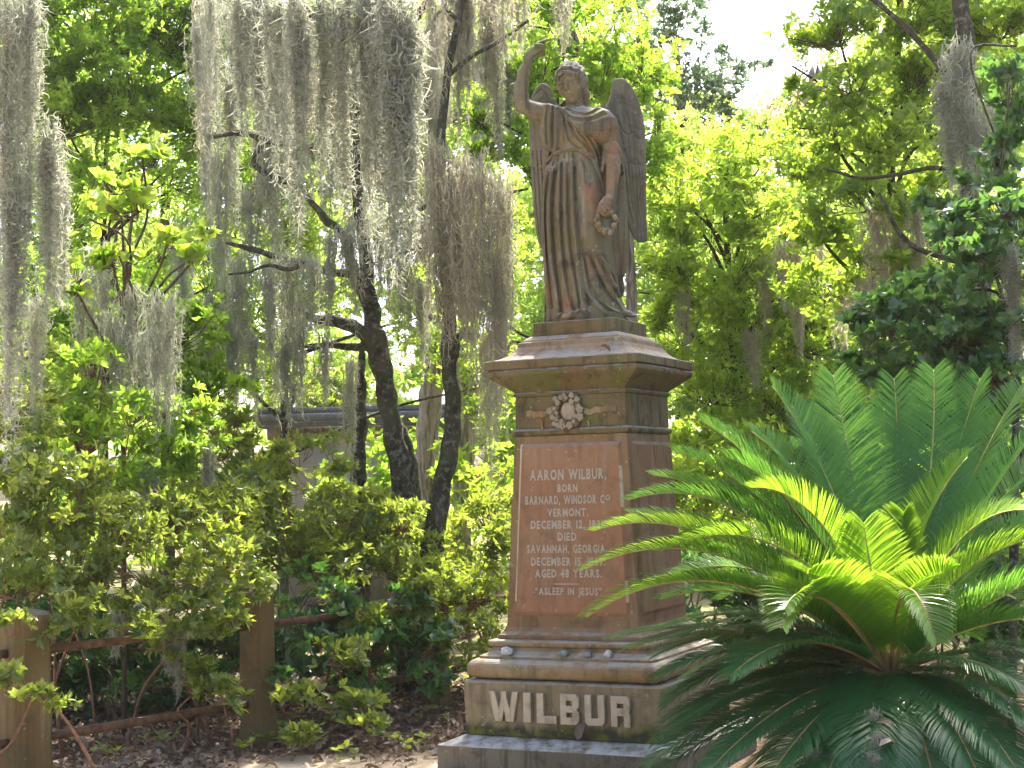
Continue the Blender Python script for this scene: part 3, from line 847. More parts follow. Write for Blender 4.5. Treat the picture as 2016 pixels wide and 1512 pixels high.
# lowered arm
G_.chain([P3(1194, 240, .005), P3(1201, 270, -.03), P3(1203, 300, -.065)], [.050, .050, .045], .03)
G_.chain([P3(1204, 296, -.07), P3(1205.5, 325, -.095), P3(1205, 345, -.115), P3(1202, 370, -.135), P3(1198.5, 393, -.15)], [.043, .046, .046, .036, .027], .008)
G_.chain([P3(1198.5, 393, -.15), P3(1195, 405, -.165), P3(1191, 416, -.175)], [.028, .034, .033], .008)
slab([(1190, 284), (1208, 286), (1220, 296), (1227, 318), (1228, 345), (1224, 346), (1220, 322), (1210, 300), (1196, 296), (1190, 320), (1187, 345), (1182, 340), (1184, 305)], -.10, .03, .012, .012)
for i, (x, ln) in enumerate([(1180, 0), (1185.5, 3), (1191, 4), (1196.5, 2)]):
    G_.chain([P3(x + 3, 411, -.19 + i * .004), P3(x, 421 + ln, -.200 + i * .004), P3(x - 1, 430 + ln, -.188)], [.0135, .012, .010], .003)
    G_.chain([P3(x - 1, 430 + ln, -.188), P3(x + 1, 434 + ln, -.165)], [.010, .009], .003)
G_.chain([P3(1188, 402, -.175), P3(1179, 413, -.19), P3(1174, 425, -.185)], [.016, .013, .010], .005)
# feet under the hem
G_.chain([P3(1128, 626, -.17), P3(1114, 630, -.215), P3(1108, 631, -.225)], [.024, .020, .014], .006)
G_.chain([P3(1222, 618, -.10), P3(1236, 623, -.13), P3(1246, 626, -.14)], [.026, .020, .013], .008)
for i in range(4): G_.cone(P3(1109 + i * 3.4, 631.5 - i * .3, -.228), P3(1106 + i * 3.4, 632, -.238), .008, .006, .002)
for i in range(3): G_.cone(P3(1244 - i * 2.5, 625.5, -.145), P3(1248 - i * 2.5, 627, -.155), .008, .006, .002)
# neck and head
G_.chain([P3(1133, 226, .0), P3(1131, 205, -.02), P3(1128, 188, -.03)], [.066, .050, .048], .018)
hc = P3(1125, 165, -.055)
yaw_, pit_, rol_ = rad(-27), rad(-20), rad(6)
Fv = Vector((math.sin(yaw_) * math.cos(pit_), -math.cos(yaw_) * math.cos(pit_), math.sin(pit_)))
Uv = Vector((0, 0, 1)); Rv = Fv.cross(Uv).normalized(); Uv = Rv.cross(Fv).normalized()
Rv, Uv = Rv * math.cos(rol_) - Uv * math.sin(rol_), Rv * math.sin(rol_) + Uv * math.cos(rol_)
HR = np.array([[Rv[i], Fv[i], Uv[i]] for i in range(3)])
S_ = 0.91
def hp(u_, v_, w_): return hc + HR @ (np.array((u_, v_, w_)) * S_)
def he(c, r, bl=.01, carve=False, fn=None): G_.ell(hp(*c), np.array(r) * S_, HR, bl, carve, fn)
he((0, 0, .02), (.082, .100, .100)); he((0, .036, -.060), (.064, .064, .086), .025)
he((0, .082, -.122), (.026, .022, .020), .018)
for sd_ in (-1, 1):
    he((sd_ * .042, .066, -.042), (.028, .028, .040), .022)
    he((sd_ * .032, .114, -.002), (.024, .028, .016), .007, True)
    he((sd_ * .033, .088, -.006), (.016, .014, .010), .004)
    G_.cone(hp(sd_ * .012, .100, .019), hp(sd_ * .052, .086, .017), .006, .006, .010)
    G_.cone(hp(sd_ * .018, .104, -.003), hp(sd_ * .046, .094, -.006), .0045, .0045, .003)
G_.cone(hp(0, .100, .022), hp(0, .117, -.030), .008, .011, .009)
for sd_ in (-1, 1): G_.cone(hp(sd_ * .008, .108, -.034), hp(sd_ * .011, .104, -.034), .008, .007, .006)
G_.cone(hp(-.018, .095, -.070), hp(.018, .095, -.070), .006, .006, .006); G_.cone(hp(-.014, .096, -.083), hp(.014, .096, -.083), .008, .008, .006)
G_.cone(hp(-.022, .106, -.0765), hp(.022, .106, -.0765), .006, .006, .003, True)
def hairwave(u_, v_, w_):
    a_ = np.arctan2(w_ + .03, np.abs(u_) + .02); r_ = np.sqrt(u_ ** 2 + (w_ + .02) ** 2)
    return (.0042 * np.sin(13 * a_ + 48 * v_ + 1.2 * np.sin(30 * v_)) + .0022 * np.sin(26 * a_ + 20 * v_)).astype(np.float32) * np.clip(r_ * 14, 0, 1).astype(np.float32)
def faceopen(u_, v_, w_):
    q = np.sqrt((u_ / .076) ** 2 + ((v_ - .13) / .11) ** 2 + ((w_ + .065) / .128) ** 2)
    return np.maximum(0, (1 - q) * .14).astype(np.float32) + hairwave(u_, v_, w_)
he((0, -.014, .030), (.102, .112, .112), .006, fn=faceopen)
for sd_ in (-1, 1):
    he((sd_ * .080, .020, .000), (.024, .062, .066), .020, fn=hairwave)
    G_.chain([hp(sd_ * .004, .098, .082), hp(sd_ * .040, .094, .064), hp(sd_ * .072, .066, .034), hp(sd_ * .088, .030, .000), hp(sd_ * .086, -.02, -.03)], np.array([.011, .015, .017, .018, .02]) * .9, .006)
    G_.chain([hp(sd_ * .006, .070, .112), hp(sd_ * .046, .064, .094), hp(sd_ * .080, .036, .060), hp(sd_ * .098, -.01, .018)], np.array([.010, .014, .016, .016]) * .9, .006)
he((0.01, -.092, -.020), (.060, .052, .062), .02, fn=hairwave)
G_.chain([P3(1146, 172, -.01), P3(1152, 186, .0), P3(1152, 198, .012), P3(1149, 214, .02)], [.032, .028, .024, .020], .02)
fr = (nz.normal(0, 1, G_.F.shape) * 0.0003).astype(np.float32)
G_.F += fr; del fr
body = nets(G_, 'body', MAT['statue'], sta, ORG)
del G_.F

# -- wings, in a plane behind the back
PLANE[0] = MY + 0.19
def wing(poly, y0, th, tilt, grooves, caps, lo, hi, name):
    Gw = Grid(lo, hi, 0.0052)
    xg, zg = Gw.x[:, None].astype(float), Gw.z[None, :].astype(float)
    r = np.zeros((len(Gw.x), len(Gw.z)))
    for pts, amp, wd in grooves: r += amp * np.exp(-(seg_dist(xg, zg, LP(spline(np.array(pts, float), 4))) / (wd * SC)) ** 2)
    for pl, amp in caps: r += amp * np.clip(0.5 - poly_sd(xg, zg, LP(pl)) / (2.0 * SC), 0, 1)
    c = LP(poly).mean(0)
    slab(poly, y0, y0 + th, .020, 0, tilt, c[0], c[1], r, Gw)
    return nets(Gw, name, MAT['wing'], sta, ORG)
RW = [(1205, 168), (1214, 162), (1226, 162), (1238, 170), (1248, 185), (1257, 203), (1264, 226), (1269, 255), (1271, 300), (1272, 380), (1273, 440), (1275, 474), (1266, 478), (1255, 478), (1244, 466), (1236, 448), (1228, 420), (1222, 380), (1214, 330), (1196, 290), (1184, 250), (1186, 225), (1196, 208), (1201, 190)]
gr = []
def fan(x0, y0, x1, y1, x2, y2, amp=-.010, wd=1.6): gr.append(([(x0, y0), ((x0 + 2 * x1) / 3, (y0 + 2 * y1) / 3), (x1, y1), (x2, y2)], amp, wd))
fan(1226, 330, 1236, 410, 1254, 474); fan(1233, 322, 1243, 410, 1258, 474); fan(1240, 326, 1248, 410, 1262, 474); fan(1247, 320, 1254, 410, 1266, 472); fan(1255, 322, 1260, 410, 1269, 470); fan(1263, 310, 1265, 400, 1271, 462); fan(1219, 320, 1229, 390, 1246, 464)
gr += [([(1226, 300), (1236, 320), (1246, 327), (1252, 318), (1256, 326), (1264, 328), (1270, 318)], -.012, 1.8), ([(1216, 250), (1224, 265), (1236, 272), (1244, 266), (1250, 274), (1260, 278), (1268, 270)], -.010, 1.8),
       ([(1232, 230), (1236, 250), (1240, 268)], -.008, 1.6), ([(1222, 195), (1228, 215), (1232, 235)], -.012, 2.2), ([(1214, 210), (1216, 235), (1222, 262)], .010, 4), ([(1238, 190), (1246, 215), (1250, 250)], .010, 5),
       ([(1244, 275), (1246, 300), (1247, 320)], -.008, 1.5), ([(1256, 278), (1258, 300), (1258, 322)], -.008, 1.5), ([(1234, 275), (1236, 300), (1238, 318)], -.008, 1.5), ([(1206, 262), (1218, 272), (1224, 290)], -.008, 1.6)]
for i in range(5):
    for j in range(4):
        x = 1216 + j * 11 + (i % 2) * 5 + i * 1.5; y = 200 + i * 13 + j * 3
        gr.append(([(x - 4, y - 3), (x, y + 2), (x + 5, y - 2)], -.0045, 1.3))
lo = np.r_[L2(1178, 482)[0] - .02, -.02, L2(1178, 482)[1] - .02]; hi = np.r_[L2(1282, 155)[0] + .02, .30, L2(1282, 155)[1] + .02]
w1 = wing(RW, .105, .060, (0.35, -0.03), gr, [([(1203, 166), (1226, 160), (1250, 185), (1270, 255), (1272, 300), (1262, 328), (1240, 326), (1222, 300), (1200, 280), (1184, 250), (1196, 205)], .007)], lo, hi, 'wing')
LW = [(1047, 192), (1054, 178), (1064, 170), (1074, 170), (1083, 180), (1090, 200), (1098, 216), (1104, 260), (1100, 340), (1090, 420), (1080, 474), (1072, 490), (1064, 490), (1058, 474), (1052, 430), (1047, 370), (1043, 300), (1041, 240), (1043, 210)]
gr = []
fan(1050, 300, 1056, 400, 1064, 480); fan(1058, 300, 1064, 400, 1068, 484); fan(1066, 300, 1071, 400, 1073, 480)
gr += [([(1043, 318), (1052, 334), (1060, 330), (1068, 338), (1080, 330)], -.010, 1.8), ([(1052, 195), (1066, 184), (1078, 196), (1084, 214)], -.010, 2.0), ([(1058, 205), (1066, 198), (1072, 215)], .010, 3)]
lo = np.r_[L2(1034, 496)[0] - .02, -.02, L2(1034, 496)[1] - .02]; hi = np.r_[L2(1110, 160)[0] + .02, .30, L2(1110, 160)[1] + .02]
w2 = wing(LW, .11, .055, (-0.30, -0.03), gr, [([(1045, 190), (1064, 168), (1084, 180), (1104, 230), (1100, 310), (1070, 336), (1050, 332), (1041, 300)], .006)], lo, hi, 'wing')
# -- the wreath in the lowered hand
PLANE[0] = MY
m = MB(); g = np.random.default_rng(9)
for k in range(120):
    t = g.uniform(0, 2 * PI); rr_ = 1 + g.uniform(-.18, .14)
    c = ORG + P3(1190 + 18.5 * rr_ * math.cos(t), 444 + 22 * rr_ * math.sin(t), -.19 + g.uniform(-.02, .02))
    m.add(*uvsphere(c, g.uniform(.007, .015), 7, 4))
for x, y, r in ((1186, 466, .021), (1197, 469, .018), (1204, 455, .017), (1175, 452, .018), (1173, 438, .016), (1207, 440, .016)):
    m.add(*uvsphere(ORG + P3(x, y, -.215), r, 9, 6))
hw = m.build('hand_wreath', MAT['stone_body'], sta, smooth=True)
hw['label'] = 'small stone flower wreath held in the lowered hand'
# ------------------------------------------------------------------ ground
def ground_h(x, y):
    return 0.03 * math.sin(x * 0.9 + 1.0) * math.cos(y * 0.55) + 0.02 * math.sin(x * 2.3 - y * 1.7)
t = NT('ground_soil'); co = obj_co(t)
n1 = t.noise(co, 0.55, 5, 0.6, 0.3); n2 = t.noise(co, 6.0, 6, 0.7); n3 = t.noise(co, 45.0, 4, 0.7)
c = t.mix(t.step(n2, 0.35, 0.65), (0.075, 0.052, 0.036), (0.16, 0.115, 0.08))
c = t.mix(t.math('MULTIPLY', t.step(n3, 0.5, 0.66), 0.6), c, (0.035, 0.026, 0.018))
sep = t.n('ShaderNodeSeparateXYZ'); t.l(co, sep.inputs[0])
near = t.math('MULTIPLY', t.step(t.math('SUBTRACT', t.math('MULTIPLY', n1, 1.8), t.math('SUBTRACT', sep.outputs['Y'], 9.9)), 0.25, 0.75), t.step(t.math('MULTIPLY', sep.outputs['X'], -1.0), -0.5, 0.3))   # the sandy walk in front, left of the palm bed
c = t.mix(near, c, t.mix(t.step(n2, 0.3, 0.7), (0.40, 0.31, 0.21), (0.52, 0.42, 0.29)))
far = t.step(t.math('ADD', sep.outputs['Y'], t.math('MULTIPLY', n1, 3.0)), 15.0, 19.0)                                   # sandy grass behind the hedge
c = t.mix(far, c, t.mix(t.step(n2, 0.42, 0.6), (0.24, 0.20, 0.115), (0.09, 0.12, 0.03)))
MAT['ground'] = t.done(t.principled(c, 0.95, 0.1, bump=t.math('ADD', n3, n2), bump_d=0.02))
xs = np.concatenate([np.linspace(-300, -8, 12), np.linspace(-7, 9, 70), np.linspace(10, 300, 12)])
ys = np.concatenate([np.linspace(-120, -2, 6), np.linspace(0, 24, 90), np.linspace(26, 600, 14)])
V = np.array([(x, y, ground_h(x, y) * (1 if (-8 < x < 10 and 0 < y < 26) else 0)) for y in ys for x in xs]); nx = len(xs)
F = [(j * nx + i, j * nx + i + 1, (j + 1) * nx + i + 1, (j + 1) * nx + i) for j in range(len(ys) - 1) for i in range(nx - 1)]
mk('ground', V, F, MAT['ground'], smooth=True, kind='structure')

# ------------------------------------------------------------------ leaf machinery
TPL = {
 'd': (np.array([(0, 0, 0), (.42, -1, .16), (1, 0, -.10), (.42, 1, .16)], float), np.array([(0, 2, 1), (0, 3, 2)])),
 'o': (np.array([(0, 0, 0), (.52, 0, .07), (1, 0, -.06), (.26, -.80, .10), (.66, -.86, .10), (.26, .80, .10), (.66, .86, .10)], float),
       np.array([(0, 4, 3), (0, 1, 4), (1, 2, 4), (0, 5, 6), (0, 6, 1), (1, 6, 2)])),
 'c': (np.array([(0, 0, 0), (.5, 0, .22), (1, 0, .02), (.25, -.8, .30), (.7, -.8, .34), (.25, .9, .22), (.7, .75, .28)], float),
       np.array([(0, 4, 3), (0, 1, 4), (1, 2, 4), (0, 5, 6), (0, 6, 1), (1, 6, 2)])),
}
def unit(v): return v / (np.linalg.norm(v, axis=-1, keepdims=True) + 1e-9)
def leaf_geo(P, D, N, L, wr, shape):
    tp, tf = TPL[shape]; n = len(P); k = len(tp)
    S = np.cross(D, N)
    L = np.broadcast_to(L, (n,))[:, None, None]
    V = P[:, None, :] + L * (tp[None, :, 0:1] * D[:, None, :] + tp[None, :, 1:2] * wr * S[:, None, :] + tp[None, :, 2:3] * N[:, None, :])
    T = (np.arange(n)[:, None, None] * k + tf[None]).reshape(-1, 3)
    return V.reshape(-1, 3), T
def whorls(Tp, Dr, k, g, spread=(0.75, 1.25), back=0.0):
    """k leaves round every shoot tip Tp with shoot direction Dr"""
    n = len(Tp); Dr = unit(Dr)
    ref = unit(g.normal(size=(n, 3))); A = unit(np.cross(Dr, ref)); B = np.cross(Dr, A)
    th = (np.arange(k)[None, :] / k * 2 * np.pi * 1.0 + g.uniform(0, 6.28, (n, 1)) + g.normal(0, .35, (n, k)))
    al = g.uniform(*spread, (n, k))
    R = np.cos(th)[..., None] * A[:, None] + np.sin(th)[..., None] * B[:, None]
    LD = np.cos(al)[..., None] * Dr[:, None] + np.sin(al)[..., None] * R
    LN = np.sin(al)[..., None] * Dr[:, None] - np.cos(al)[..., None] * R
    LN = unit(LN + g.normal(0, .25, LN.shape)); LN = unit(LN - (LN * LD).sum(-1, keepdims=True) * LD)
    LP_ = Tp[:, None] - Dr[:, None] * (g.uniform(0, 1, (n, k, 1)) * back) + LD * 0.006
    return LP_.reshape(-1, 3), LD.reshape(-1, 3), LN.reshape(-1, 3)

def tips_in(clumps, leaf_px_area, k, cover, g, gap=0.0):
    """shoot tips in small sprays spread through ellipsoids given as (px, py, Y, rx px, ry px, depth m[, density])"""
    Ts, Ds, Cs = [], [], []
    for ci, cl in enumerate(clumps):
        px, py, Y, rx, ry, rd = cl[:6]; w = cl[6] if len(cl) > 6 else 1.0
        a = leaf_px_area * (11.0 / Y) ** 2
        n = max(3, int(cover * w * math.pi * rx * ry / (k * a * 0.5)))
        m = max(3, int(n / 11))
        sc = unit(g.normal(size=(m, 3))) * (g.uniform(0, 1, (m, 1)) ** (1 / 2.2)) * 1.06
        sw = g.gamma(1.6, 1.0, m); idx = g.choice(m, n, p=sw / sw.sum())
        flat = np.array((1.0, .62, 1.0))          # sprays spread sideways more than upwards
        v = sc[idx] + g.normal(0, .20, (n, 3)) * flat
        c = atn(px, py, Y); s = 1 / ppm(Y)
        off = np.array(RT)[None] * (v[:, 0:1] * rx * s) + np.array(UP)[None] * (v[:, 1:2] * ry * s) + np.array(FWD)[None] * (v[:, 2:3] * rd)
        if gap:
            keep = np.array([mnoise.noise(Vector(c + o) * 2.6) > gap * 0.5 - 0.36 for o in off])
            off = off[keep]; v = v[keep]; idx = idx[keep]
        sd_ = g.normal(0, .35, (m, 3))
        d = v * 0.5 + sd_[idx] + np.array((0, 0, 0.6)) + g.normal(0, .30, v.shape)
        p = c + off
        ok = p[:, 2] > 0.05
        Ts.append(p[ok]); Ds.append(unit(d[ok])); Cs.append(np.full(ok.sum(), ci))
    return np.vstack(Ts), np.vstack(Ds), np.concatenate(Cs)

LEAFMESH = {}
def leaf_mesh(mat, wr, shape):
    key = (mat.name, wr, shape)
    if key not in LEAFMESH:
        V, T = leaf_geo(np.zeros((1, 3)), np.array([[0, 1.0, 0]]), np.array([[0, 0, 1.0]]), 1.0, wr, shape)
        me = bpy.data.meshes.new('leaf'); fill(me, V, None, None, T, True); me.materials.append(mat)
        LEAFMESH[key] = me
    return LEAFMESH[key]
NLEAF = [0, 0]
CF = 2.55
def foliage(parent, clumps, mat, L, wr=.3, shape='d', k=6, cover=1.5, seed=1, gap=0.5, single=0, spread=(0.7, 1.25), name='crown', twig=None, twig_frac=0.25, hubs=None, size_var=0.35, back=0.0):
    g = np.random.default_rng(seed)
    la = (L * ppm(11.0)) ** 2 * wr * 1.1
    Tp, Dr, Ci = tips_in(clumps, la, k, cover * CF, g, gap)
    P, D, N = whorls(Tp, Dr, k, g, spread, back)
    Ls = L * (1 + g.uniform(-size_var, size_var * .7, len(P)))
    NLEAF[0] += len(P)
    if single:
        scr = Ls / P[:, 1]
        inview = (np.abs(P[:, 0]) < P[:, 1] * .34)
        order = np.argsort(-(scr * inview) + 10 * 0)
        # nearest, outermost leaves first
        order = np.argsort(np.where(inview, P[:, 1], 1e3))[:single]
        me = leaf_mesh(mat, wr, shape); b = BASE[parent.name]
        S = np.cross(D, N)
        for i in order:
            o = bpy.data.objects.new('leaf', me); COL.objects.link(o); o.parent = parent
            l = Ls[i]; q = P[i] - b; s_, d_, n_ = -S[i] * l, D[i] * l, N[i] * l
            o.matrix_basis = Matrix(((s_[0], d_[0], n_[0], q[0]), (s_[1], d_[1], n_[1], q[1]), (s_[2], d_[2], n_[2], q[2]), (0, 0, 0, 1)))
        m = np.ones(len(P), bool); m[order] = False
        P, D, N, Ls = P[m], D[m], N[m], Ls[m]
    V, T = leaf_geo(P, D, N, Ls, wr, shape)
    o = mk(name, V, T=T, mat=mat, parent=parent, smooth=True)
    o['kind'] = 'stuff'
    if twig is not None:
        mb = MB()
        for i in np.nonzero(g.uniform(0, 1, len(Tp)) < twig_frac)[0]:
            c = hubs[Ci[i] % len(hubs)] if hubs is not None else atn(*clumps[Ci[i]][:3]) - np.array((0, 0, clumps[Ci[i]][4] / ppm(clumps[Ci[i]][2]) * .5))
            a = c + (Tp[i] - c) * g.uniform(.0, .55); e = Tp[i] + Dr[i] * .01
            mid = (a + e) / 2 + g.normal(0, .06, 3) * np.linalg.norm(e - a) + np.array((0, 0, -.03))
            mb.tube([a, mid, e], [.0045, .0035, .0022], 3, cap=False)
        if mb.n: tw = mb.build('twig', twig, parent); tw['kind'] = 'stuff'
    return o

def limb(mb, px_pts, Y, r_px, n=9, wob=.10, seed=0, seg=5):
    """tube along photograph points at depth Y (number or list), radius in px"""
    pts = np.array([atn(p[0], p[1], (Y[i] if hasattr(Y, '__len__') else Y)) for i, p in enumerate(px_pts)])
    rr = np.array([r / ppm(Y[i] if hasattr(Y, '__len__') else Y) for i, r in enumerate(r_px)])
    S = spline(np.hstack([pts, rr[:, None]]), seg)
    mb.tube(S[:, :3], np.maximum(S[:, 3], .003), n, seed=seed, wob=wob)
    return S

MAT['bark_dark'] = bark('bark_dark_lichen', (0.075, 0.062, 0.045), (0.028, 0.025, 0.020), (0.20, 0.22, 0.17), 0.55, furrow=(9, 9, 5))
MAT['bark_oak'] = bark('bark_pale_oak', (0.42, 0.35, 0.31), (0.13, 0.105, 0.09), (0.25, 0.24, 0.20), 0.25, furrow=(20, 20, 2.0))
MAT['bark_twig'] = plain('bark_twig', (0.085, 0.065, 0.045), 0.85, 0.2, 0.4, 20)
MAT['bark_red'] = plain('bark_reddish_stem', (0.19, 0.095, 0.06), 0.75, 0.25, 0.35, 25)
LF = {}
LF['azalea'] = leaf_mat('leaf_azalea', [(0.07, 0.11, 0.022), (0.10, 0.14, 0.028), (0.14, 0.175, 0.045), (0.08, 0.12, 0.022)], (0.52, 0.60, 0.07), .46, .30, .6)
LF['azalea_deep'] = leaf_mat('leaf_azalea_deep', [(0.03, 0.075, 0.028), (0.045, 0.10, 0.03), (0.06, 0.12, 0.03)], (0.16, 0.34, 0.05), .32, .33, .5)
LF['bright'] = leaf_mat('leaf_bright', [(0.075, 0.12, 0.018), (0.10, 0.15, 0.022), (0.12, 0.16, 0.02), (0.06, 0.115, 0.02)], (0.52, 0.74, 0.07), .58, .34, .5)
LF['yellow'] = leaf_mat('leaf_yellow_green', [(0.11, 0.15, 0.018), (0.13, 0.17, 0.02), (0.15, 0.17, 0.02)], (0.60, 0.78, 0.08), .60, .36, .45)
LF['laurel'] = leaf_mat('leaf_laurel', [(0.06, 0.115, 0.022), (0.085, 0.145, 0.025), (0.05, 0.10, 0.022)], (0.58, 0.74, 0.07), .56, .28, .6)
LF['magnolia'] = leaf_mat('leaf_magnolia', [(0.030, 0.08, 0.034), (0.045, 0.105, 0.04), (0.06, 0.13, 0.045), (0.035, 0.09, 0.038)], (0.24, 0.46, 0.07), .36, .24, .6)
LF['far'] = leaf_mat('leaf_far', [(0.09, 0.13, 0.03), (0.12, 0.16, 0.035), (0.14, 0.18, 0.04)], (0.66, 0.82, 0.17), .66, .45, .35)
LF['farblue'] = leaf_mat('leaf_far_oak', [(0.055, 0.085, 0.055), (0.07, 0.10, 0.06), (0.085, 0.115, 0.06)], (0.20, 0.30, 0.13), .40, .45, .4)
LF['dead'] = leaf_mat('leaf_dead', [(0.10, 0.065, 0.042), (0.20, 0.135, 0.09), (0.30, 0.20, 0.145), (0.15, 0.085, 0.06), (0.085, 0.06, 0.045), (0.36, 0.29, 0.22)], (0.25, 0.15, 0.08), .15, .6, .3)

# ------------------------------------------------------------------ leaf litter
g = np.random.default_rng(21)
n = 9000
X0 = g.uniform(-4.2, 1.2, n); Y0 = 9.0 + 6.5 * g.uniform(0, 1, n) ** 1.3
keep = (g.uniform(0, 1, n) < np.clip((Y0 - np.where(X0 > -1.75, 9.75, 9.2) - .25 * np.sin(X0 * 3)) / .6, 0.06, 1))
X0, Y0 = X0[keep], Y0[keep]; n = len(X0)
P = np.stack([X0, Y0, np.array([ground_h(a, b) for a, b in zip(X0, Y0)]) + g.uniform(.002, .03, n)], 1)
D = unit(np.stack([g.normal(size=n), g.normal(size=n), g.normal(0, .25, n)], 1))
N = unit(np.stack([g.normal(0, .35, n), g.normal(0, .35, n), np.ones(n)], 1)); N = unit(N - (N * D).sum(1, keepdims=True) * D)
V, T = leaf_geo(P, D, N, g.uniform(.045, .10, n), .26, 'c')
o = mk('leaf_litter', V, T=T, mat=LF['dead'], smooth=False, kind='stuff')
tag(o, 'brown and tan fallen dead leaves covering the ground below the shrubs', 'leaf litter')
# low seedlings and ivy in the litter
g = np.random.default_rng(5)
pts = []
for px, py in [(60, 1470), (540, 1465), (625, 1470), (700, 1500), (560, 1440), (880, 1370), (905, 1350), (830, 1480), (790, 1470), (300, 1470), (200, 1495), (640, 1430), (480, 1480), (745, 1460), (870, 1420)]:
    d = at(px, py, 10.0) - CAMP; k = -CAMP.z / d.z; p = CAMP + d * k
    for j in range(4): pts.append((p.x + g.normal(0, .07), p.y + g.normal(0, .09), .03 + g.uniform(0, .05)))
P, D, N = whorls(np.array(pts), unit(np.array([0, 0, 1.0]) + g.normal(0, .2, (len(pts), 3))), 5, g, (0.9, 1.45))
V, T = leaf_geo(P, D, N, g.uniform(.035, .075, len(P)), .34, 'o')
o = mk('seedlings', V, T=T, mat=LF['azalea'], smooth=True, kind='stuff')
tag(o, 'small green seedlings and ivy sprouting through the dead leaves', 'ground cover')

# ------------------------------------------------------------------ the old fence: stone posts and rusty rails
MAT['post'] = stone('fence_post_stone', (0.24, 0.18, 0.08), (0.20, 0.13, 0.05), (0.10, 0.085, 0.04), 0.55, 0.55, 0.12, 0.4, 50.0)
MAT['rail'] = plain('rail_rusty_iron', (0.12, 0.065, 0.035), 0.8, 0.3, 0.45, 18, .004)
posts = [(-2.99, 9.40), (-1.82, 10.80), (-0.66, 12.20), (0.50, 13.60), (-4.16, 8.0)]
fence = thing('fence', 'low cemetery fence of square stone posts joined by rusty iron rails under the shrubs', 'fence', (-1.82, 10.8, 0))
FA = math.atan2(1.4, 1.17)
def fence_post(x, y, w, top):
    ca, sa = math.cos(FA), math.sin(FA)
    rows = [(w * .62, -.06), (w * .60, .02), (w * .53, .10), (w * .50, .16)] + [(w * .5, .16 + (top - .22) * k / 6) for k in range(1, 7)] + [(w * .49, top - .03), (w * .44, top - .012), (w * .22, top + .004), (w * .03, top + .012)]
    V = []; F = []
    n = 16
    for r, z in rows:
        for k in range(n):
            t = (k + .5) / n * 2 * PI; q = 1 / max(abs(math.cos(t)), abs(math.sin(t))); q = min(q, 1.28)
            jx = 1 + .03 * mnoise.noise(Vector((x * 7 + math.cos(t) * 2, z * 5, math.sin(t) * 2)))
            a, b = r * q * math.cos(t) * jx, r * q * math.sin(t) * jx
            V.append((x + a * ca - b * sa, y + a * sa + b * ca, z))
    for i in range(len(rows) - 1):
        for k in range(n): F.append((i * n + k, i * n + (k + 1) % n, (i + 1) * n + (k + 1) % n, (i + 1) * n + k))
    F.append(tuple(range((len(rows) - 1) * n, len(rows) * n)))
    return mk('post', np.array(V), F, MAT['post'], fence, smooth=False)
for (x, y), w, tp_ in zip(posts, (.25, .20, .19, .19, .25), (1.05, 1.04, 1.0, 1.0, 1.05)): fence_post(x, y, w, tp_)
for (a, b) in ((4, 0), (0, 1), (1, 2), (2, 3)):
    pa, pb = np.array(posts[a]), np.array(posts[b]); dv = (pb - pa) / np.linalg.norm(pb - pa)
    pa2, pb2 = pa + dv * .1, pb - dv * .1
    L_ = np.linalg.norm(pb2 - pa2); ang = math.atan2(dv[1], dv[0])
    R = np.array([[math.cos(ang), -math.sin(ang), 0], [math.sin(ang), math.cos(ang), 0], [0, 0, 1]])
    for z in (.80, .27):
        mb = MB(); c = (pa2 + pb2) / 2
        mb.box((c[0], c[1], z), (L_, .040, .050), R=R); mb.build('rail', MAT['rail'], fence)

# ------------------------------------------------------------------ far tomb, bent pipe
MAT['tomb_wall'] = stone('tomb_wall_stone', (0.50, 0.42, 0.31), (0.45, 0.35, 0.24), (0.25, 0.20, 0.14), 0.1, 0.3, 0.3, 0.3, 60.0)
MAT['tomb_cap'] = stone('tomb_cornice_stone', (0.21, 0.21, 0.215), (0.26, 0.25, 0.25), (0.10, 0.10, 0.105), 0.05, 0.4, 0.3, 0.3, 64.0)
TY = 24.0; pL = at(520, 900, TY); pR = at(880, 900, TY)
tomb = thing('tomb', 'low flat roofed stone tomb with grey stepped cornice behind the dark trunk', 'tomb', ((pL.x + pR.x) / 2, TY + 1.2, 0))
def zat(py, px=700): return at(px, py, TY).z
cx = (pL.x + pR.x) / 2; wdt = pR.x - pL.x
mb = MB(); zt = zat(862); mb.box((cx, TY + 1.4, zt / 2 - .05), (wdt - .3, 2.6, zt + .1)); mb.build('wall', MAT['tomb_wall'], tomb)
mb = MB(); z0_, z1_ = zat(862), zat(838); mb.box((cx, TY + 1.4, (z0_ + z1_) / 2 + .002), (wdt - .1, 2.8, z1_ - z0_ - .004)); mb.build('frieze', MAT['stone_body'], tomb)
for a, b, e in ((838, 827, .15), (826, 812, .30), (811, 800, .18)):
    mb = MB(); z0_, z1_ = zat(a), zat(b); mb.box((cx, TY + 1.4, (z0_ + z1_) / 2), (wdt + e, 2.8 + e, z1_ - z0_ - .004)); mb.build('cornice_course', MAT['tomb_cap'], tomb)
for k in range(9):       # dentils under the cornice
    mb = MB(); z0_, z1_ = zat(848), zat(840); mb.box((cx - wdt / 2 + .3 + k * (wdt - .6) / 8, TY - .03, (z0_ + z1_) / 2), (.12, .10, z1_ - z0_)); mb.build('dentil', MAT['stone_body'], tomb)
MAT['pipe'] = plain('pipe_painted', (0.36, 0.30, 0.17), .55, .4, .25, 20)
mb = MB(); Yp = 13.2
S = spline(np.array([atn(845, 1032, Yp), atn(880, 1026, Yp), atn(903, 1021, Yp), atn(911, 1022, Yp), atn(914, 1034, Yp), atn(918, 1058, Yp), np.array((atn(922, 1100, Yp)[0], Yp, 0))]), 5)
mb.tube(S, np.full(len(S), .020), 8)
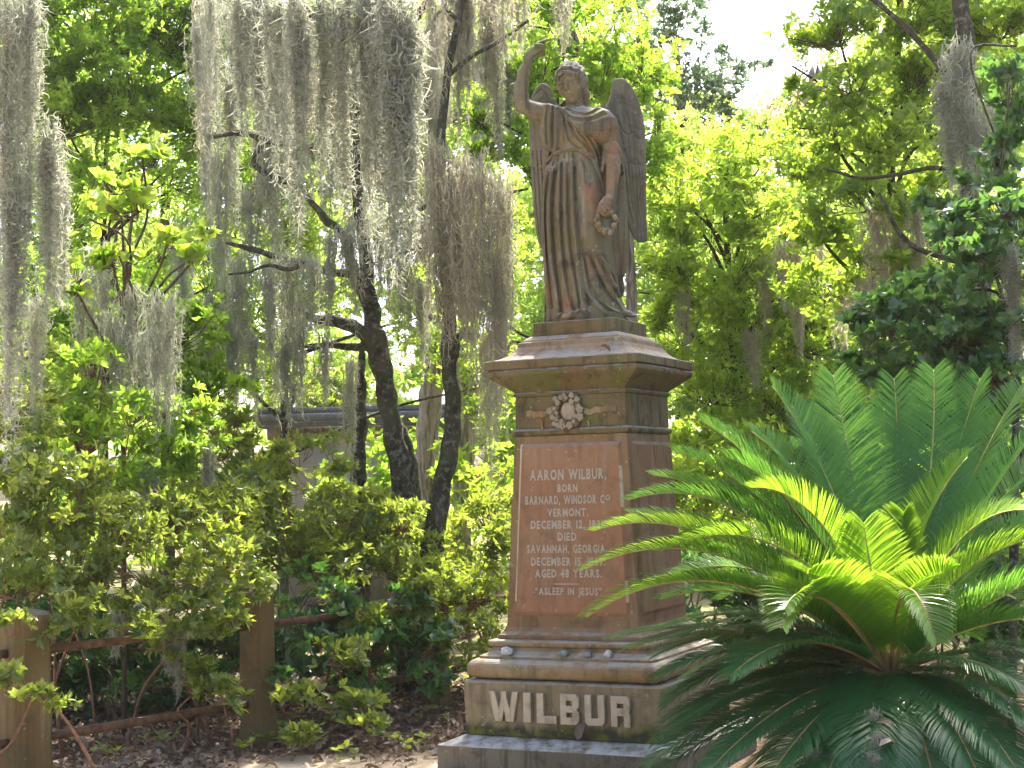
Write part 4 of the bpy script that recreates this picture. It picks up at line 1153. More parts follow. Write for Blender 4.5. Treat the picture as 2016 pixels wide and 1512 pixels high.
o = mb.build('bent_pipe', MAT['pipe'], origin=(S[-1][0], S[-1][1], 0)); tag(o, 'thin bent pale pipe standing beside the leaning trunk', 'pipe')
# ------------------------------------------------------------------ thin bright summer air under the trees
t = NT('haze_air')
pv = t.n('ShaderNodeVolumePrincipled')
pv.inputs['Color'].default_value = (0.95, 0.97, 0.93, 1)
pv.inputs['Density'].default_value = 0.0004
pv.inputs['Anisotropy'].default_value = 0.35
t.l(pv.outputs[0], t.out.inputs['Volume'])
mb = MB(); mb.box((0, 32, 7.0), (170, 104, 16.0))
hz = mb.build('haze', t.m, kind='stuff')
tag(hz, 'thin bright haze in the air under the trees', 'haze')
# ------------------------------------------------------------------ trees with visible trunks
def gbase(px, Y):
    p = at(px, 1300, Y); return (p.x, Y, 0.0)
def add_ground(px_pts, Y): return px_pts

def tree(name, label, base_px, Y, group=None): return thing(name, label, 'tree', gbase(base_px, Y), group)

def py_ground(px, Y):      # pixel row of the ground at depth Y
    for py in range(1000, 1700, 4):
        if at(px, py, Y).z <= -0.02: return py
    return 1700

# dark lichen covered tree with limbs to the left
Y1 = 13.0
T1 = tree('oak_tree', 'dark trunked oak with pale lichen spots and two limbs reaching left', 808, Y1)
mb = MB(); limb(mb, [(812, py_ground(812, Y1)), (808, 1150), (793, 985), (783, 900), (772, 830), (760, 770), (748, 710), (738, 650), (728, 590), (718, 500), (706, 380), (696, 250), (685, 100), (676, -60), (660, -300)], Y1, [34, 27, 22, 20.5, 19.5, 19, 21, 18, 15, 13, 12, 11, 10, 9, 8], 14, .14, 1)
mb.build('trunk', MAT['bark_dark'], T1, smooth=True)
for pts, r, sd in [([(742, 680), (715, 655), (688, 640), (655, 632), (622, 628), (590, 612), (560, 604)], [18, 15, 13, 11, 9, 7, 5], 2), ([(744, 705), (722, 684), (690, 683), (655, 680), (618, 680), (585, 684)], [15, 9, 7.5, 6.5, 5, 3], 3),
                   ([(728, 600), (705, 560), (690, 510), (672, 460), (640, 430), (600, 380), (560, 300)], [15, 12, 10, 9, 8, 6, 4], 4), ([(690, 540), (650, 535), (600, 520), (560, 510), (520, 498), (480, 486), (445, 478)], [8, 8, 7, 7, 6, 5, 3.5], 5),
                   ([(600, 520), (565, 530), (530, 522), (490, 535), (450, 540)], [6, 5, 4, 3, 2], 6), ([(700, 330), (640, 300), (580, 290), (520, 275), (470, 262), (420, 270)], [9, 9, 8, 7, 6, 4], 7), ([(520, 275), (500, 320), (540, 350), (590, 362)], [5, 6, 7, 4], 8),
                   ([(696, 250), (760, 120), (830, 20), (900, -60), (990, -110)], [10, 10, 9, 8, 7], 9), ([(690, 120), (600, 20), (520, -50), (430, -80), (330, -90)], [10, 9, 9, 8, 6], 10), ([(770, 470), (800, 430), (850, 400), (900, 380)], [4, 5, 4, 3], 11)]:
    m2 = MB(); limb(m2, pts, Y1 - .05 if sd < 5 else Y1 - .3 * (sd % 4), r, 8, .12, sd); m2.build('branch', MAT['bark_dark'], T1, smooth=True)
m2 = MB(); limb(m2, [(826, py_ground(826, Y1)), (820, 1100), (814, 985), (808, 920), (800, 870), (790, 838)], Y1 + .1, [30, 22, 17, 14, 11, 7], 10, .12, 12); m2.build('side_stem', MAT['bark_dark'], T1, smooth=True)
# stub hung with moss
T2 = tree('dead_snag', 'thin dark snag trailing moss left of the lichen covered oak', 712, 13.6)
mb = MB(); limb(mb, [(714, py_ground(714, 13.6)), (709, 1050), (706, 950), (706, 860), (708, 780), (711, 720), (714, 670)], 13.6, [20, 17, 16, 16, 12, 8, 4], 10, .2, 13); mb.build('trunk', MAT['bark_dark'], T2, smooth=True)
# leaning trunk
Y4 = 12.7
T4 = tree('leaning_tree', 'slender leaning tree trunk with a broken stub left of the monument', 850, Y4)
mb = MB(); limb(mb, [(846, py_ground(846, Y4)), (850, 1150), (857, 1040), (868, 960), (884, 895), (892, 835), (888, 760), (882, 700), (885, 640), (880, 560), (872, 450), (868, 300), (880, 150), (903, 40), (925, -80)], Y4, [30, 26, 22, 19, 18, 17, 16, 14, 13, 11, 10, 9, 8, 7, 6], 12, .14, 14); mb.build('trunk', MAT['bark_dark'], T4, smooth=True)
m2 = MB(); limb(m2, [(890, 712), (897, 690), (902, 668), (910, 652), (916, 645)], Y4, [9, 8, 6, 4, 2], 8, .15, 15); m2.build('broken_stub', MAT['bark_dark'], T4, smooth=True)
for pts, r, sd in [([(872, 440), (905, 420), (950, 395), (1000, 380), (1040, 372)], [6, 5, 4, 3, 2], 16), ([(1050, 668), (1020, 655), (985, 630), (950, 600), (920, 560), (880, 520)], [2, 3, 4, 4, 5, 6], 17), ([(1048, 690), (1010, 672), (990, 700), (960, 650)], [2, 3, 3, 2], 18), ([(880, 150), (930, 110), (985, 80), (1040, 40)], [6, 5, 4, 3], 19), ([(903, 40), (870, 20), (840, 60), (800, 90)], [5, 4, 3, 2], 20)]:
    m2 = MB(); limb(m2, pts, Y4 + .1, r, 6, .1, sd); m2.build('branch', MAT['bark_dark'], T4, smooth=True)
# old pale oak behind, forked
Y5 = 18.0
T5 = tree('forked_oak', 'big old oak with pale furrowed bark forking in two behind the leaning tree', 900, Y5)
mb = MB(); limb(mb, [(905, py_ground(905, Y5)), (890, 1150), (860, 1045), (842, 950), (840, 880), (847, 800), (851, 740), (846, 660), (838, 560), (825, 400), (810, 200), (790, -50)], Y5, [34, 28, 21, 21, 22, 23, 23, 21, 19, 16, 13, 10], 16, .10, 21); mb.build('trunk', MAT['bark_oak'], T5, smooth=True)
m2 = MB(); limb(m2, [(910, py_ground(910, Y5)), (906, 1140), (908, 1040), (914, 950), (918, 860), (921, 760), (919, 640), (926, 520), (935, 350), (950, 100), (960, -60)], Y5 - .2, [26, 22, 18, 19, 20, 20, 18, 16, 14, 12, 10], 16, .10, 22); m2.build('fork', MAT['bark_oak'], T5, smooth=True)
# thin trunk seen beside the robe, trunk at the right under moss
T6 = tree('slim_tree', 'slim grey trunk rising directly behind the statue beside its robe', 1243, 15.0)
mb = MB(); limb(mb, [(1246, py_ground(1246, 15)), (1245, 900), (1243, 640), (1240, 500), (1225, 330), (1190, 200), (1150, 120), (1125, 60), (1112, -60)], 15.0, [16, 13, 11, 10, 9, 9, 10, 9, 8], 9, .12, 23); mb.build('trunk', MAT['bark_oak'], T6, smooth=True)
T7 = tree('shaded_oak', 'dark shaded trunk hung with moss at the far right', 1935, 11.2)
mb = MB(); limb(mb, [(1945, py_ground(1945, 11.2)), (1935, 800), (1922, 500), (1912, 350), (1905, 200), (1895, 50), (1885, -120)], 11.2, [40, 30, 24, 21, 19, 17, 15], 12, .14, 24); mb.build('trunk', MAT['bark_dark'], T7, smooth=True)
for pts, r, sd in [([(1905, 200), (1850, 130), (1790, 60), (1720, 0), (1650, -50)], [8, 7, 6, 5, 3], 25), ([(1912, 350), (1840, 330), (1760, 345), (1690, 350), (1620, 330)], [5, 5, 4, 3, 2], 26), ([(1925, 520), (1850, 505), (1780, 470), (1730, 380)], [8, 6, 5, 3], 27)]:
    m2 = MB(); limb(m2, pts, 11.3, r, 8, .1, sd); m2.build('branch', MAT['bark_dark'], T7, smooth=True)

# ------------------------------------------------------------------ leafy trees, front to back
def leafy(name, label, base_px, Y, trunk_pts, r, clumps, mat, L, group=None, bark=None, nbranch=True, **k):
    t = tree(name, label, base_px, Y, group)
    mb = MB(); pts = [(base_px, py_ground(base_px, Y))] + trunk_pts
    S = limb(mb, pts, Y + (.7 if Y > 12.2 else 0), r, 9, .12, int(base_px)); mb.build('trunk', bark or MAT['bark_dark'], t, smooth=True)
    if nbranch:
        m2 = MB()
        g = np.random.default_rng(int(base_px) + 3)
        for c in clumps:
            e = atn(*c[:3]); dz = S[:, 2] - e[2] + .6
            i = int(np.argmin(np.abs(dz) + np.linalg.norm(S[:, :2] - e[:2], axis=1) * .3)); s = S[i, :3]
            mid = (s + e) / 2 + g.normal(0, .12, 3) + np.array((0, 0, .1))
            B = spline(np.array([s, mid, e]), 5); m2.tube(B, np.linspace(min(.03, S[i, 3] * .7), .008, len(B)), 5, cap=False)
        m2.build('branch', bark or MAT['bark_dark'], t, smooth=True)
    k['cover'] = k.get('cover', 1) * (1.6 if Y < 20 else 1.7)
    if Y >= 12: L *= .8
    if Y >= 12.5: k['shape'] = 'd'; k['wr'] = .245; k['k'] = 6; k['spread'] = (.5, 1.3); k['back'] = .07
    if k.get('single') and Y > 13: k['single'] = 0
    foliage(t, clumps, mat, L, twig=MAT['bark_twig'], **k)
    return t

leafy('magnolia_sapling', 'young magnolia with large yellow green leaves standing in the hedge at the left', 245, 11.4, [(243, 900), (238, 700), (250, 520), (262, 420), (285, 330)], [6, 5, 5, 4, 3, 2],
      [(280, 310, 10.6, 40, 45, .22), (210, 365, 10.5, 55, 40, .25), (270, 415, 10.5, 70, 50, .3), (175, 430, 10.7, 35, 50, .25), (330, 475, 10.6, 50, 30, .25, .8), (408, 450, 10.5, 26, 22, .12), (375, 510, 10.5, 34, 26, .15), (235, 505, 10.7, 80, 45, .3), (160, 550, 10.7, 50, 40, .25)],
      LF['yellow'], .100, k=6, shape='o', wr=.29, cover=.5, seed=31, gap=.1, single=260, twig_frac=.8, bark=MAT['bark_twig'])
leafy('cherry_laurel', 'leafy thicket tree with mixed green leaves and moss below the magnolia sapling', 150, 12.4, [(160, 900), (190, 700), (220, 560), (230, 450)], [9, 8, 6, 5, 3],
      [(120, 600, 12, 90, 70, .5), (230, 640, 12.2, 100, 80, .6), (340, 660, 12.2, 80, 80, .5, .8), (60, 720, 11.8, 80, 80, .5), (180, 740, 12, 110, 70, .5), (310, 750, 12.2, 100, 60, .5), (420, 760, 12.4, 90, 60, .5, .8), (30, 560, 12, 60, 80, .4, .8), (250, 560, 12.6, 90, 60, .5, .7), (400, 640, 12.8, 70, 70, .5, .5)],
      LF['bright'], .075, k=7, shape='o', wr=.30, cover=.85, seed=45, gap=.4, single=60, bark=MAT['bark_twig'])
leafy('holly_tree', 'leafy tree filling the upper left corner with bright green foliage', 200, 15.0, [(205, 900), (200, 600), (210, 300), (230, 100)], [9, 8, 7, 5, 3.5],
      [(180, 80, 15, 130, 90, .8), (330, 60, 15.5, 130, 100, .8), (450, 90, 15.8, 90, 110, .7), (120, 230, 15, 90, 100, .7), (260, 190, 15.2, 130, 90, .8), (390, 230, 15.5, 100, 80, .7), (60, 120, 15, 70, 130, .6), (330, 330, 15.4, 120, 70, .7, .6), (480, 380, 15.6, 90, 70, .6, .5), (120, 420, 15, 90, 110, .7, .8), (250, -20, 15.2, 150, 70, .8), (420, -20, 15.6, 110, 70, .7), (90, 560, 15, 110, 90, .7, .8), (260, 620, 15.2, 130, 90, .7, .8), (420, 560, 15.4, 100, 90, .7, .7), (60, 10, 15, 90, 90, .6)],
      LF['bright'], .090, k=7, shape='d', wr=.30, cover=1.15, seed=32, gap=.55)
leafy('understory_tree', 'thin understory tree with sparse green leaves behind the moss curtain', 560, 16.0, [(560, 900), (560, 600), (570, 400), (580, 200)], [9, 8, 7, 6, 4],
      [(560, 430, 16, 130, 90, .9, .8), (470, 620, 16, 110, 100, .8, .8), (620, 560, 16.5, 110, 90, .9, .6), (380, 690, 15.5, 120, 90, .8), (560, 730, 16.5, 130, 60, .8, .5), (640, 250, 16, 130, 110, .8, .8), (780, 300, 16.4, 90, 130, .8, .6), (850, 620, 17.0, 90, 130, .6, .5), (700, 80, 16, 130, 110, .8, .8), (850, 120, 16, 90, 130, .8, .8), (980, 480, 16.4, 60, 130, .6, .6), (960, 760, 17, 60, 110, .6, .6)],
      LF['laurel'], .085, k=7, wr=.30, cover=.95, seed=33, gap=.6)
leafy('laurel_tree', 'sunlit laurel with clustered leaves behind the raised arm of the statue', 1090, 14.0, [(1085, 900), (1080, 600), (1085, 350), (1100, 150), (1130, 20)], [12, 10, 9, 8, 6, 4],
      [(930, 215, 13.6, 55, 55, .4, .9), (1060, 150, 14, 60, 90, .5, .8), (1170, 70, 14.2, 90, 80, .7), (1260, 120, 14.4, 70, 90, .6), (1180, 160, 14, 60, 60, .5, .8), (1020, 290, 14, 40, 70, .4, .8), (960, 300, 13.8, 45, 40, .3, .6), (1290, 260, 14.6, 60, 90, .6, .9), (1010, 50, 14.2, 70, 60, .5, .7), (1085, 420, 14.5, 40, 90, .4, .5), (1120, 10, 14.2, 110, 40, .5)],
      LF['bright'], .088, k=7, wr=.32, cover=1.05, seed=34, gap=.45, shape='o')
leafy('sunlit_laurel', 'broad laurel glowing yellow green right of the angel wing', 1450, 15.5, [(1450, 900), (1440, 650), (1430, 450), (1420, 320)], [9, 8, 7, 6, 4],
      [(1340, 380, 15.2, 75, 80, .7), (1430, 330, 15.6, 80, 70, .7), (1500, 420, 15.4, 90, 80, .8), (1340, 520, 15.2, 70, 80, .7), (1440, 540, 15.5, 90, 80, .8), (1560, 540, 15.3, 80, 80, .7, .8), (1340, 650, 15.4, 80, 70, .7, .9), (1460, 670, 15.8, 90, 80, .8), (1600, 660, 15.6, 90, 80, .7), (1400, 770, 15.5, 90, 60, .7), (1520, 800, 15.6, 110, 70, .7), (1290, 350, 15.2, 30, 60, .4), (1300, 600, 15.4, 40, 80, .4, .7), (1520, 300, 15.7, 60, 50, .5, .7), (1660, 760, 15.8, 100, 70, .7), (1380, 860, 15.6, 80, 60, .6), (1560, 880, 15.7, 110, 60, .6), (1660, 560, 16, 70, 80, .6, .8), (1320, 450, 15.5, 60, 60, .5)],
      LF['yellow'], .090, k=7, wr=.33, cover=1.05, seed=35, gap=.5, shape='o', single=120)
leafy('bay_tree', 'tall bay tree with broad glossy leaves in the upper right', 1760, 12.6, [(1765, 900), (1760, 650), (1755, 420), (1760, 200), (1770, 40), (1780, -300)], [13, 11, 9, 8, 7, 6, 4],
      [(1650, 60, 12.4, 90, 70, .6), (1760, 40, 12.6, 90, 60, .6), (1870, 50, 12.6, 90, 80, .6), (1680, 160, 12.4, 80, 70, .5), (1790, 150, 12.5, 90, 80, .6), (1640, 250, 12.6, 80, 55, .5, .9), (1740, 270, 12.5, 90, 70, .6), (1850, 260, 12.7, 70, 80, .5, .6), (1590, 330, 12.8, 80, 45, .5, .9), (1690, 390, 12.6, 100, 60, .6), (1800, 390, 12.8, 90, 70, .6, .8), (1560, 130, 12.6, 40, 50, .3, .8), (1600, 440, 13, 80, 60, .5, .9), (1750, 510, 12.8, 90, 60, .6, .9), (1970, 40, 12, 70, 80, .5), (1560, 250, 13, 50, 40, .4, .6), (1620, 560, 13.4, 80, 60, .5, .8), (1900, 380, 12.9, 80, 60, .5, .8), (1640, -120, 12.8, 120, 90, .9, .6), (1800, -140, 12.9, 130, 100, .9, .7), (1950, -130, 12.8, 120, 100, .9, .7), (1720, -330, 13.1, 130, 100, .9, .6), (1860, -350, 13.0, 130, 100, .9, .6), (1780, -520, 13.1, 120, 90, .8, .5), (1960, -300, 12.8, 110, 100, .8, .5), (1440, -140, 12.9, 100, 70, .8, .6), (1320, -330, 12.8, 120, 100, .8, .6), (1460, -420, 12.9, 120, 110, .8, .6), (1290, -620, 12.6, 130, 110, .8, .6), (1420, -680, 12.8, 120, 110, .8, .5), (1580, -260, 13, 100, 100, .8, .5), (1580, -560, 13, 100, 100, .8, .5)],  # clumps above the frame are added to shade palm, monument and statue
      LF['laurel'], .092, k=7, wr=.31, cover=1.1, seed=36, gap=.45, shape='o', single=200)
leafy('dark_magnolia', 'shaded magnolia with dark blue green leaves at the right edge above the sago palm', 1990, 9.6, [(2000, 900), (1995, 700), (1985, 500), (1970, 300)], [9, 8, 7, 5, 3],
      [(1960, 400, 9.5, 75, 60, .4), (1880, 470, 9.6, 85, 55, .45), (1990, 520, 9.5, 60, 70, .4), (1900, 570, 9.7, 80, 55, .45), (1800, 560, 9.9, 80, 45, .4, .9), (1980, 640, 9.6, 70, 60, .4), (1860, 660, 9.8, 90, 55, .5), (1750, 640, 10, 80, 50, .4, .8), (1940, 740, 9.8, 90, 60, .5), (1800, 730, 10.2, 100, 50, .5, .9), (1690, 600, 10.2, 60, 40, .3, .6), (1700, 690, 10.2, 60, 45, .4, .7), (1985, 180, 9.8, 45, 70, .3), (1975, 290, 9.8, 50, 50, .3, .8), (2000, 90, 9.8, 40, 60, .3, .8), (1840, 610, 10.4, 110, 70, .5, .9), (1930, 680, 10.4, 110, 70, .5, .9), (1960, 470, 10.2, 90, 80, .5, .9), (1720, 740, 10.6, 80, 50, .4, .7), (1935, 345, 10.3, 60, 45, .4, .8), (1850, 425, 10.4, 60, 40, .4, .7), (1900, 800, 10.6, 130, 60, .5)],
      LF['magnolia'], .072, k=7, wr=.28, cover=1.35, seed=37, gap=.4, shape='o', single=300)
leafy('wax_myrtle', 'fine leaved tree with pale sunlit tips between the bay tree and the glowing laurel', 1640, 17.0, [(1640, 900), (1630, 650), (1620, 450), (1615, 330)], [9, 8, 7, 5, 4],
      [(1560, 420, 17, 90, 80, .8, .9), (1660, 470, 17, 90, 90, .8), (1760, 600, 17, 90, 90, .8), (1600, 600, 17, 90, 90, .8), (1700, 330, 17, 80, 70, .7), (1500, 240, 17, 60, 60, .6, .7), (1580, 240, 17, 70, 60, .6, .8), (1840, 470, 17, 90, 90, .8), (1400, 440, 17, 90, 90, .8, .8), (1480, 620, 17, 90, 90, .8), (1340, 300, 17, 70, 80, .7, .8), (1700, 760, 17, 110, 70, .8), (1420, 240, 17.4, 50, 45, .5, .6), (1300, 720, 17, 50, 90, .5)],
      LF['far'], .075, k=8, wr=.30, cover=.8, seed=46, gap=.45)
leafy('far_oak', 'distant blue grey oak against the bright sky right of the statue', 1340, 32.0, [(1345, 800), (1350, 500), (1345, 250), (1330, 80)], [16, 14, 12, 9, 5],
      [(1330, 40, 32, 70, 60, 1.5), (1290, 130, 32, 60, 60, 1.5, .7), (1410, 150, 32, 50, 55, 1.2, .9), (1350, 190, 32, 80, 60, 1.5), (1440, 230, 32.5, 60, 45, 1.2, .8), (1290, 10, 32, 60, 40, 1.2), (1490, 270, 32, 60, 40, 1, .8), (1500, 120, 33, 24, 30, .8, .25)],
      LF['farblue'], .15, k=7, wr=.26, cover=.9, seed=38, gap=.65)
leafy('ash_tree', 'far tree with fine sunlit leaves behind the left moss curtain', 330, 24.0, [(330, 800), (325, 500), (330, 250)], [16, 13, 11, 7],
      [(100, 330, 24, 140, 160, 1.5), (300, 470, 24, 160, 120, 1.5, .8), (500, 280, 24, 160, 120, 1.5, .9), (180, 640, 24, 190, 130, 1.5), (420, 640, 24, 120, 130, 1.5, .7), (680, 180, 24, 160, 170, 1.5, .9), (880, 100, 25, 150, 120, 1.4, .9), (880, 350, 25, 120, 160, 1.4, .6), (650, 760, 26, 150, 90, 1.5, .6), (30, 760, 22, 120, 160, 1.2), (60, 60, 24, 140, 120, 1.4)],
      LF['far'], .14, k=7, wr=.30, cover=1.0, seed=39, gap=.5)
leafy('elm_tree', 'far tree with pale sunlit foliage low behind the sago palm', 1560, 26.0, [(1565, 800), (1560, 500), (1565, 320)], [16, 13, 11, 7],
      [(1300, 480, 26, 120, 140, 1.5), (1480, 560, 26, 160, 150, 1.6), (1690, 520, 26, 160, 160, 1.6), (1880, 480, 26, 150, 200, 1.6), (1330, 720, 26, 120, 120, 1.5), (1520, 780, 26, 150, 120, 1.6), (1720, 780, 26, 170, 130, 1.6), (1920, 760, 26, 140, 150, 1.6), (1620, 300, 27, 130, 110, 1.4, .8), (1800, 200, 27, 180, 190, 1.5), (1180, 330, 27, 90, 180, 1.4, .9), (1100, 120, 27, 130, 150, 1.4, .8), (1960, 150, 27, 90, 200, 1.4), (1420, 380, 27, 110, 80, 1.2, .8), (1060, 560, 27, 80, 180, 1.4, .8), (1000, 880, 27, 120, 120, 1.4), (1350, 930, 24, 140, 70, 1.2), (1600, 950, 24, 160, 70, 1.2), (1850, 950, 24, 170, 80, 1.2)],
      LF['far'], .15, k=7, wr=.30, cover=1.0, seed=40, gap=.45)
# ------------------------------------------------------------------ the wood beyond: one mass
g_cl = []
g = np.random.default_rng(77)
for px in range(-250, 2300, 105):
    for py in range(-60, 1010, 105):
        if py < 330 and 1330 < px < 1640: continue
        if py < 160 and 1240 < px < 1700: continue
        Yw = 36 + g.uniform(-6, 6)
        g_cl.append((px + g.uniform(-40, 40), py + g.uniform(-40, 40), Yw, 90, 85, 1.6, g.uniform(.35, 1.0) * (1.4 if py < 600 else .9)))
wood = bpy.data.objects.new('far_woods_tmp', None); COL.objects.link(wood); BASE[wood.name] = np.zeros(3)
o = foliage(wood, g_cl, LF['far'], .27, wr=.34, k=6, cover=.62, seed=41, gap=0, name='far_woods')
o.parent = None; bpy.data.objects.remove(wood); tag(o, 'sunlit wood of many trees reading as one mass in the distance', 'woods', kind='stuff')

# ------------------------------------------------------------------ palmetto with yellow fans behind the tomb, dead palm skirt at the right
MAT['fan_yellow'] = leaf_mat('palm_fan_yellow', [(0.30, 0.25, 0.06), (0.22, 0.21, 0.06), (0.36, 0.28, 0.10)], (0.55, 0.46, 0.08), .4, .5, .3)
MAT['fan_dead'] = leaf_mat('palm_fan_dead', [(0.30, 0.22, 0.15), (0.22, 0.15, 0.10), (0.38, 0.29, 0.21)], (0.35, 0.24, 0.14), .3, .6, .25)
def fan_palm(label, px, py, Y, r, mat, n, down, seed):
    t = thing('fan_palm', label, 'palm', gbase(px, Y))
    g = np.random.default_rng(seed); c = atn(px, py, Y)
    mb = MB(); mb.tube(spline(np.array([(c[0], Y, -.02), (c[0] + .05, Y, c[2] * .5), c]), 5), np.full(11, .13), 9, wob=.12, seed=seed); mb.build('trunk', MAT['bark_oak'], t, smooth=True)
    for k in range(n):
        az = k / n * 2 * PI + g.uniform(-.2, .2); el = g.uniform(*down)
        d = np.array((math.cos(az) * math.cos(el), math.sin(az) * math.cos(el), math.sin(el))); hub = c + d * r * .5
        m = MB(); m.tube([c, (c + hub) / 2 + np.array((0, 0, .05)), hub], [.016, .012, .01], 4, cap=False)
        side = unit(np.cross(d, (0, 0, 1.0)))
        for a in np.linspace(-1.25, 1.25, 17):
            q = d * math.cos(a) + side * math.sin(a); tip = hub + q * r * .62 * g.uniform(.85, 1.1) + np.array((0, 0, -.16 * r)); mid = hub + q * r * .36
            w = np.cross(q, (0, 0, 1.0)) * .022
            m.add([hub, mid - w, mid + w, tip], T=[(0, 1, 2), (1, 3, 2)])
        m.build('fan_frond', mat, t)
    return t
fan_palm('palmetto with drooping yellowed fan fronds above the tomb', 640, 735, 26, 1.15, MAT['fan_yellow'], 13, (-.9, .5), 3)
fan_palm('tall palm with a skirt of dead brown fronds in the upper right', 1610, 130, 20, .9, MAT['fan_dead'], 13, (-1.3, -.2), 4)
# ------------------------------------------------------------------ azalea shrubs of the overgrown hedge
def shrub(label, base_px, Y, clumps, mat, L=.062, seed=1, stems=7, cover=1.3, single=0, gap=.25, group='overgrown shrubs along the fence', k=6, wr=.21, name='azalea_shrub', stem_top=.8, shape='d'):
    b = gbase(base_px, Y)
    t = thing(name, label, 'shrub', b, group)
    g = np.random.default_rng(seed)
    hubs = []
    for i in range(max(2, stems // 3)):
        c = clumps[i % len(clumps)]; e = atn(c[0] + g.uniform(-.6, .6) * c[3], c[1] + g.uniform(-.5, .7) * c[4], c[2] + g.uniform(-.3, .3) * c[5])
        s = np.array((b[0] + g.uniform(-.5, .5), b[1] + g.uniform(-.1, .2), 0.0))
        mid = s * .45 + e * .55 + np.array((g.uniform(-.15, .15), g.uniform(-.1, .1), -.06 * (1 if i % 2 else -1)))
        low = s * .8 + e * .2 + np.array((0, 0, .1))
        B = spline(np.array([s, low, mid, e]), 5)
        m = MB(); m.tube(B, np.linspace(g.uniform(.010, .016), .004, len(B)), 5, cap=False, wob=.1, seed=i)
        m.build('stem', MAT['bark_twig' if mat is LF['azalea_deep'] else 'bark_red'], t, smooth=True)
    foliage(t, clumps, mat, L, wr=wr, k=k, cover=cover, seed=seed, gap=gap, single=single, name='foliage', twig=MAT['bark_red'], twig_frac=.22, shape=shape)
    return t
A, AD = LF['azalea'], LF['azalea_deep']
shrub('tall loose shrub at the left edge with pale tipped shoots beside the first post', 40, 10.4, [(40, 800, 10.0, 90, 80, .4), (60, 920, 9.8, 100, 80, .4), (40, 1050, 9.7, 90, 80, .4), (110, 1130, 9.7, 100, 60, .4), (40, 680, 10.3, 60, 60, .3, .7), (150, 980, 9.9, 90, 70, .4), (160, 1200, 9.6, 90, 40, .3, .8), (170, 1250, 9.5, 70, 25, .25, .6), (100, 1260, 9.45, 40, 25, .2, .5), (30, 1160, 9.5, 60, 40, .3, .7)], A, .065, 51, 9, 1.1, single=60, shape='o')
shrub('upright yellow green shrub below the magnolia sapling', 200, 10.9, [(190, 720, 10.9, 80, 70, .4, .8), (140, 830, 10.8, 90, 60, .4), (260, 820, 10.8, 90, 60, .4), (340, 790, 10.9, 60, 40, .3, .9), (200, 920, 10.8, 110, 70, .4), (330, 890, 10.9, 90, 60, .4), (430, 850, 11, 60, 40, .3, .7)], LF['bright'], .070, 52, 9, 1.1, shape='o', single=60)
shrub('arching shrub leaning over the rails between the two left posts', 300, 10.7, [(250, 1030, 10.1, 110, 80, .4), (360, 1010, 10.3, 100, 70, .4), (300, 1130, 10.0, 110, 60, .4), (420, 1090, 10.2, 90, 60, .4), (200, 1150, 9.9, 80, 50, .3), (380, 1180, 10.1, 90, 40, .3, .8), (280, 1215, 9.8, 90, 35, .3, .8), (340, 1250, 9.85, 60, 25, .25, .6), (430, 1205, 10.2, 60, 35, .25, .8), (385, 1235, 10.0, 50, 25, .2, .6), (450, 1010, 10.8, 80, 60, .4), (470, 1150, 10.5, 60, 40, .3, .6)], A, .062, 53, 10, 1.1)
shrub('dense shrub in front of the far tomb', 520, 12.2, [(420, 950, 12, 90, 60, .5), (520, 945, 12.2, 90, 45, .5), (620, 960, 12.4, 90, 45, .5), (500, 890, 12.3, 60, 55, .3, .6), (590, 905, 12.4, 60, 40, .3, .6), (660, 900, 12.4, 50, 50, .3, .4), (450, 870, 12.3, 60, 50, .3, .6), (500, 980, 12, 100, 60, .5), (600, 1000, 12.2, 100, 60, .5), (690, 1000, 12.4, 70, 50, .4, .9), (450, 1050, 11.8, 100, 60, .5), (560, 1090, 12, 110, 60, .5)], A, .062, 54, 10, 1.2)
shrub('sunlit shrub below the two dark trunks', 700, 12.6, [(690, 1040, 12.5, 90, 50, .5), (790, 1030, 12.6, 90, 50, .5), (650, 1110, 12.2, 90, 60, .5), (760, 1110, 12.4, 100, 60, .5), (850, 1100, 12.6, 70, 60, .4), (700, 1190, 11.7, 100, 50, .4), (810, 1190, 11.9, 90, 50, .4), (860, 1250, 11.8, 60, 40, .3), (740, 1240, 11.6, 60, 40, .3, .7), (840, 1150, 11.9, 60, 50, .3)], A, .062, 55, 10, 1.2)
shrub('bushy shrub touching the left side of the monument', 920, 13.2, [(900, 1060, 13.2, 70, 50, .4), (970, 1050, 13.4, 50, 70, .4), (890, 1150, 13, 80, 60, .4), (960, 1150, 13.2, 50, 60, .4, .8), (880, 1240, 12.0, 80, 50, .4), (950, 1260, 12.2, 50, 50, .4, .6), (920, 1180, 12.2, 60, 50, .4), (970, 1210, 12.6, 40, 50, .3, .6), (990, 980, 14, 40, 60, .3, .7)], A, .066, 56, 8, 1.05)
shrub('dark leaved thicket behind the middle post', 600, 11.9, [(590, 1170, 11.3, 80, 50, .4), (580, 1205, 10.9, 50, 28, .25, .8), (650, 1200, 11.2, 60, 30, .25, .8), (740, 1190, 11.5, 70, 30, .3, .8), (640, 1250, 11.2, 90, 60, .4), (580, 1320, 11.0, 60, 40, .3), (720, 1280, 11.4, 90, 50, .4), (820, 1280, 11.5, 80, 50, .4), (850, 1320, 11.6, 50, 40, .3), (680, 1350, 11.2, 70, 30, .3, .6)], AD, .072, 57, 8, 1.15, k=5, wr=.34)
shrub('low spray of pale leaves spreading over the litter in front of the middle post', 640, 10.6, [(620, 1350, 10.5, 60, 35, .25, .9), (680, 1390, 10.4, 80, 35, .25, .9), (620, 1430, 10.3, 50, 30, .2, .7), (720, 1430, 10.3, 50, 20, .2, .6), (640, 1290, 10.7, 70, 40, .25, .8)], A, .068, 58, 6, 1.0, single=110, shape='o', gap=.3)
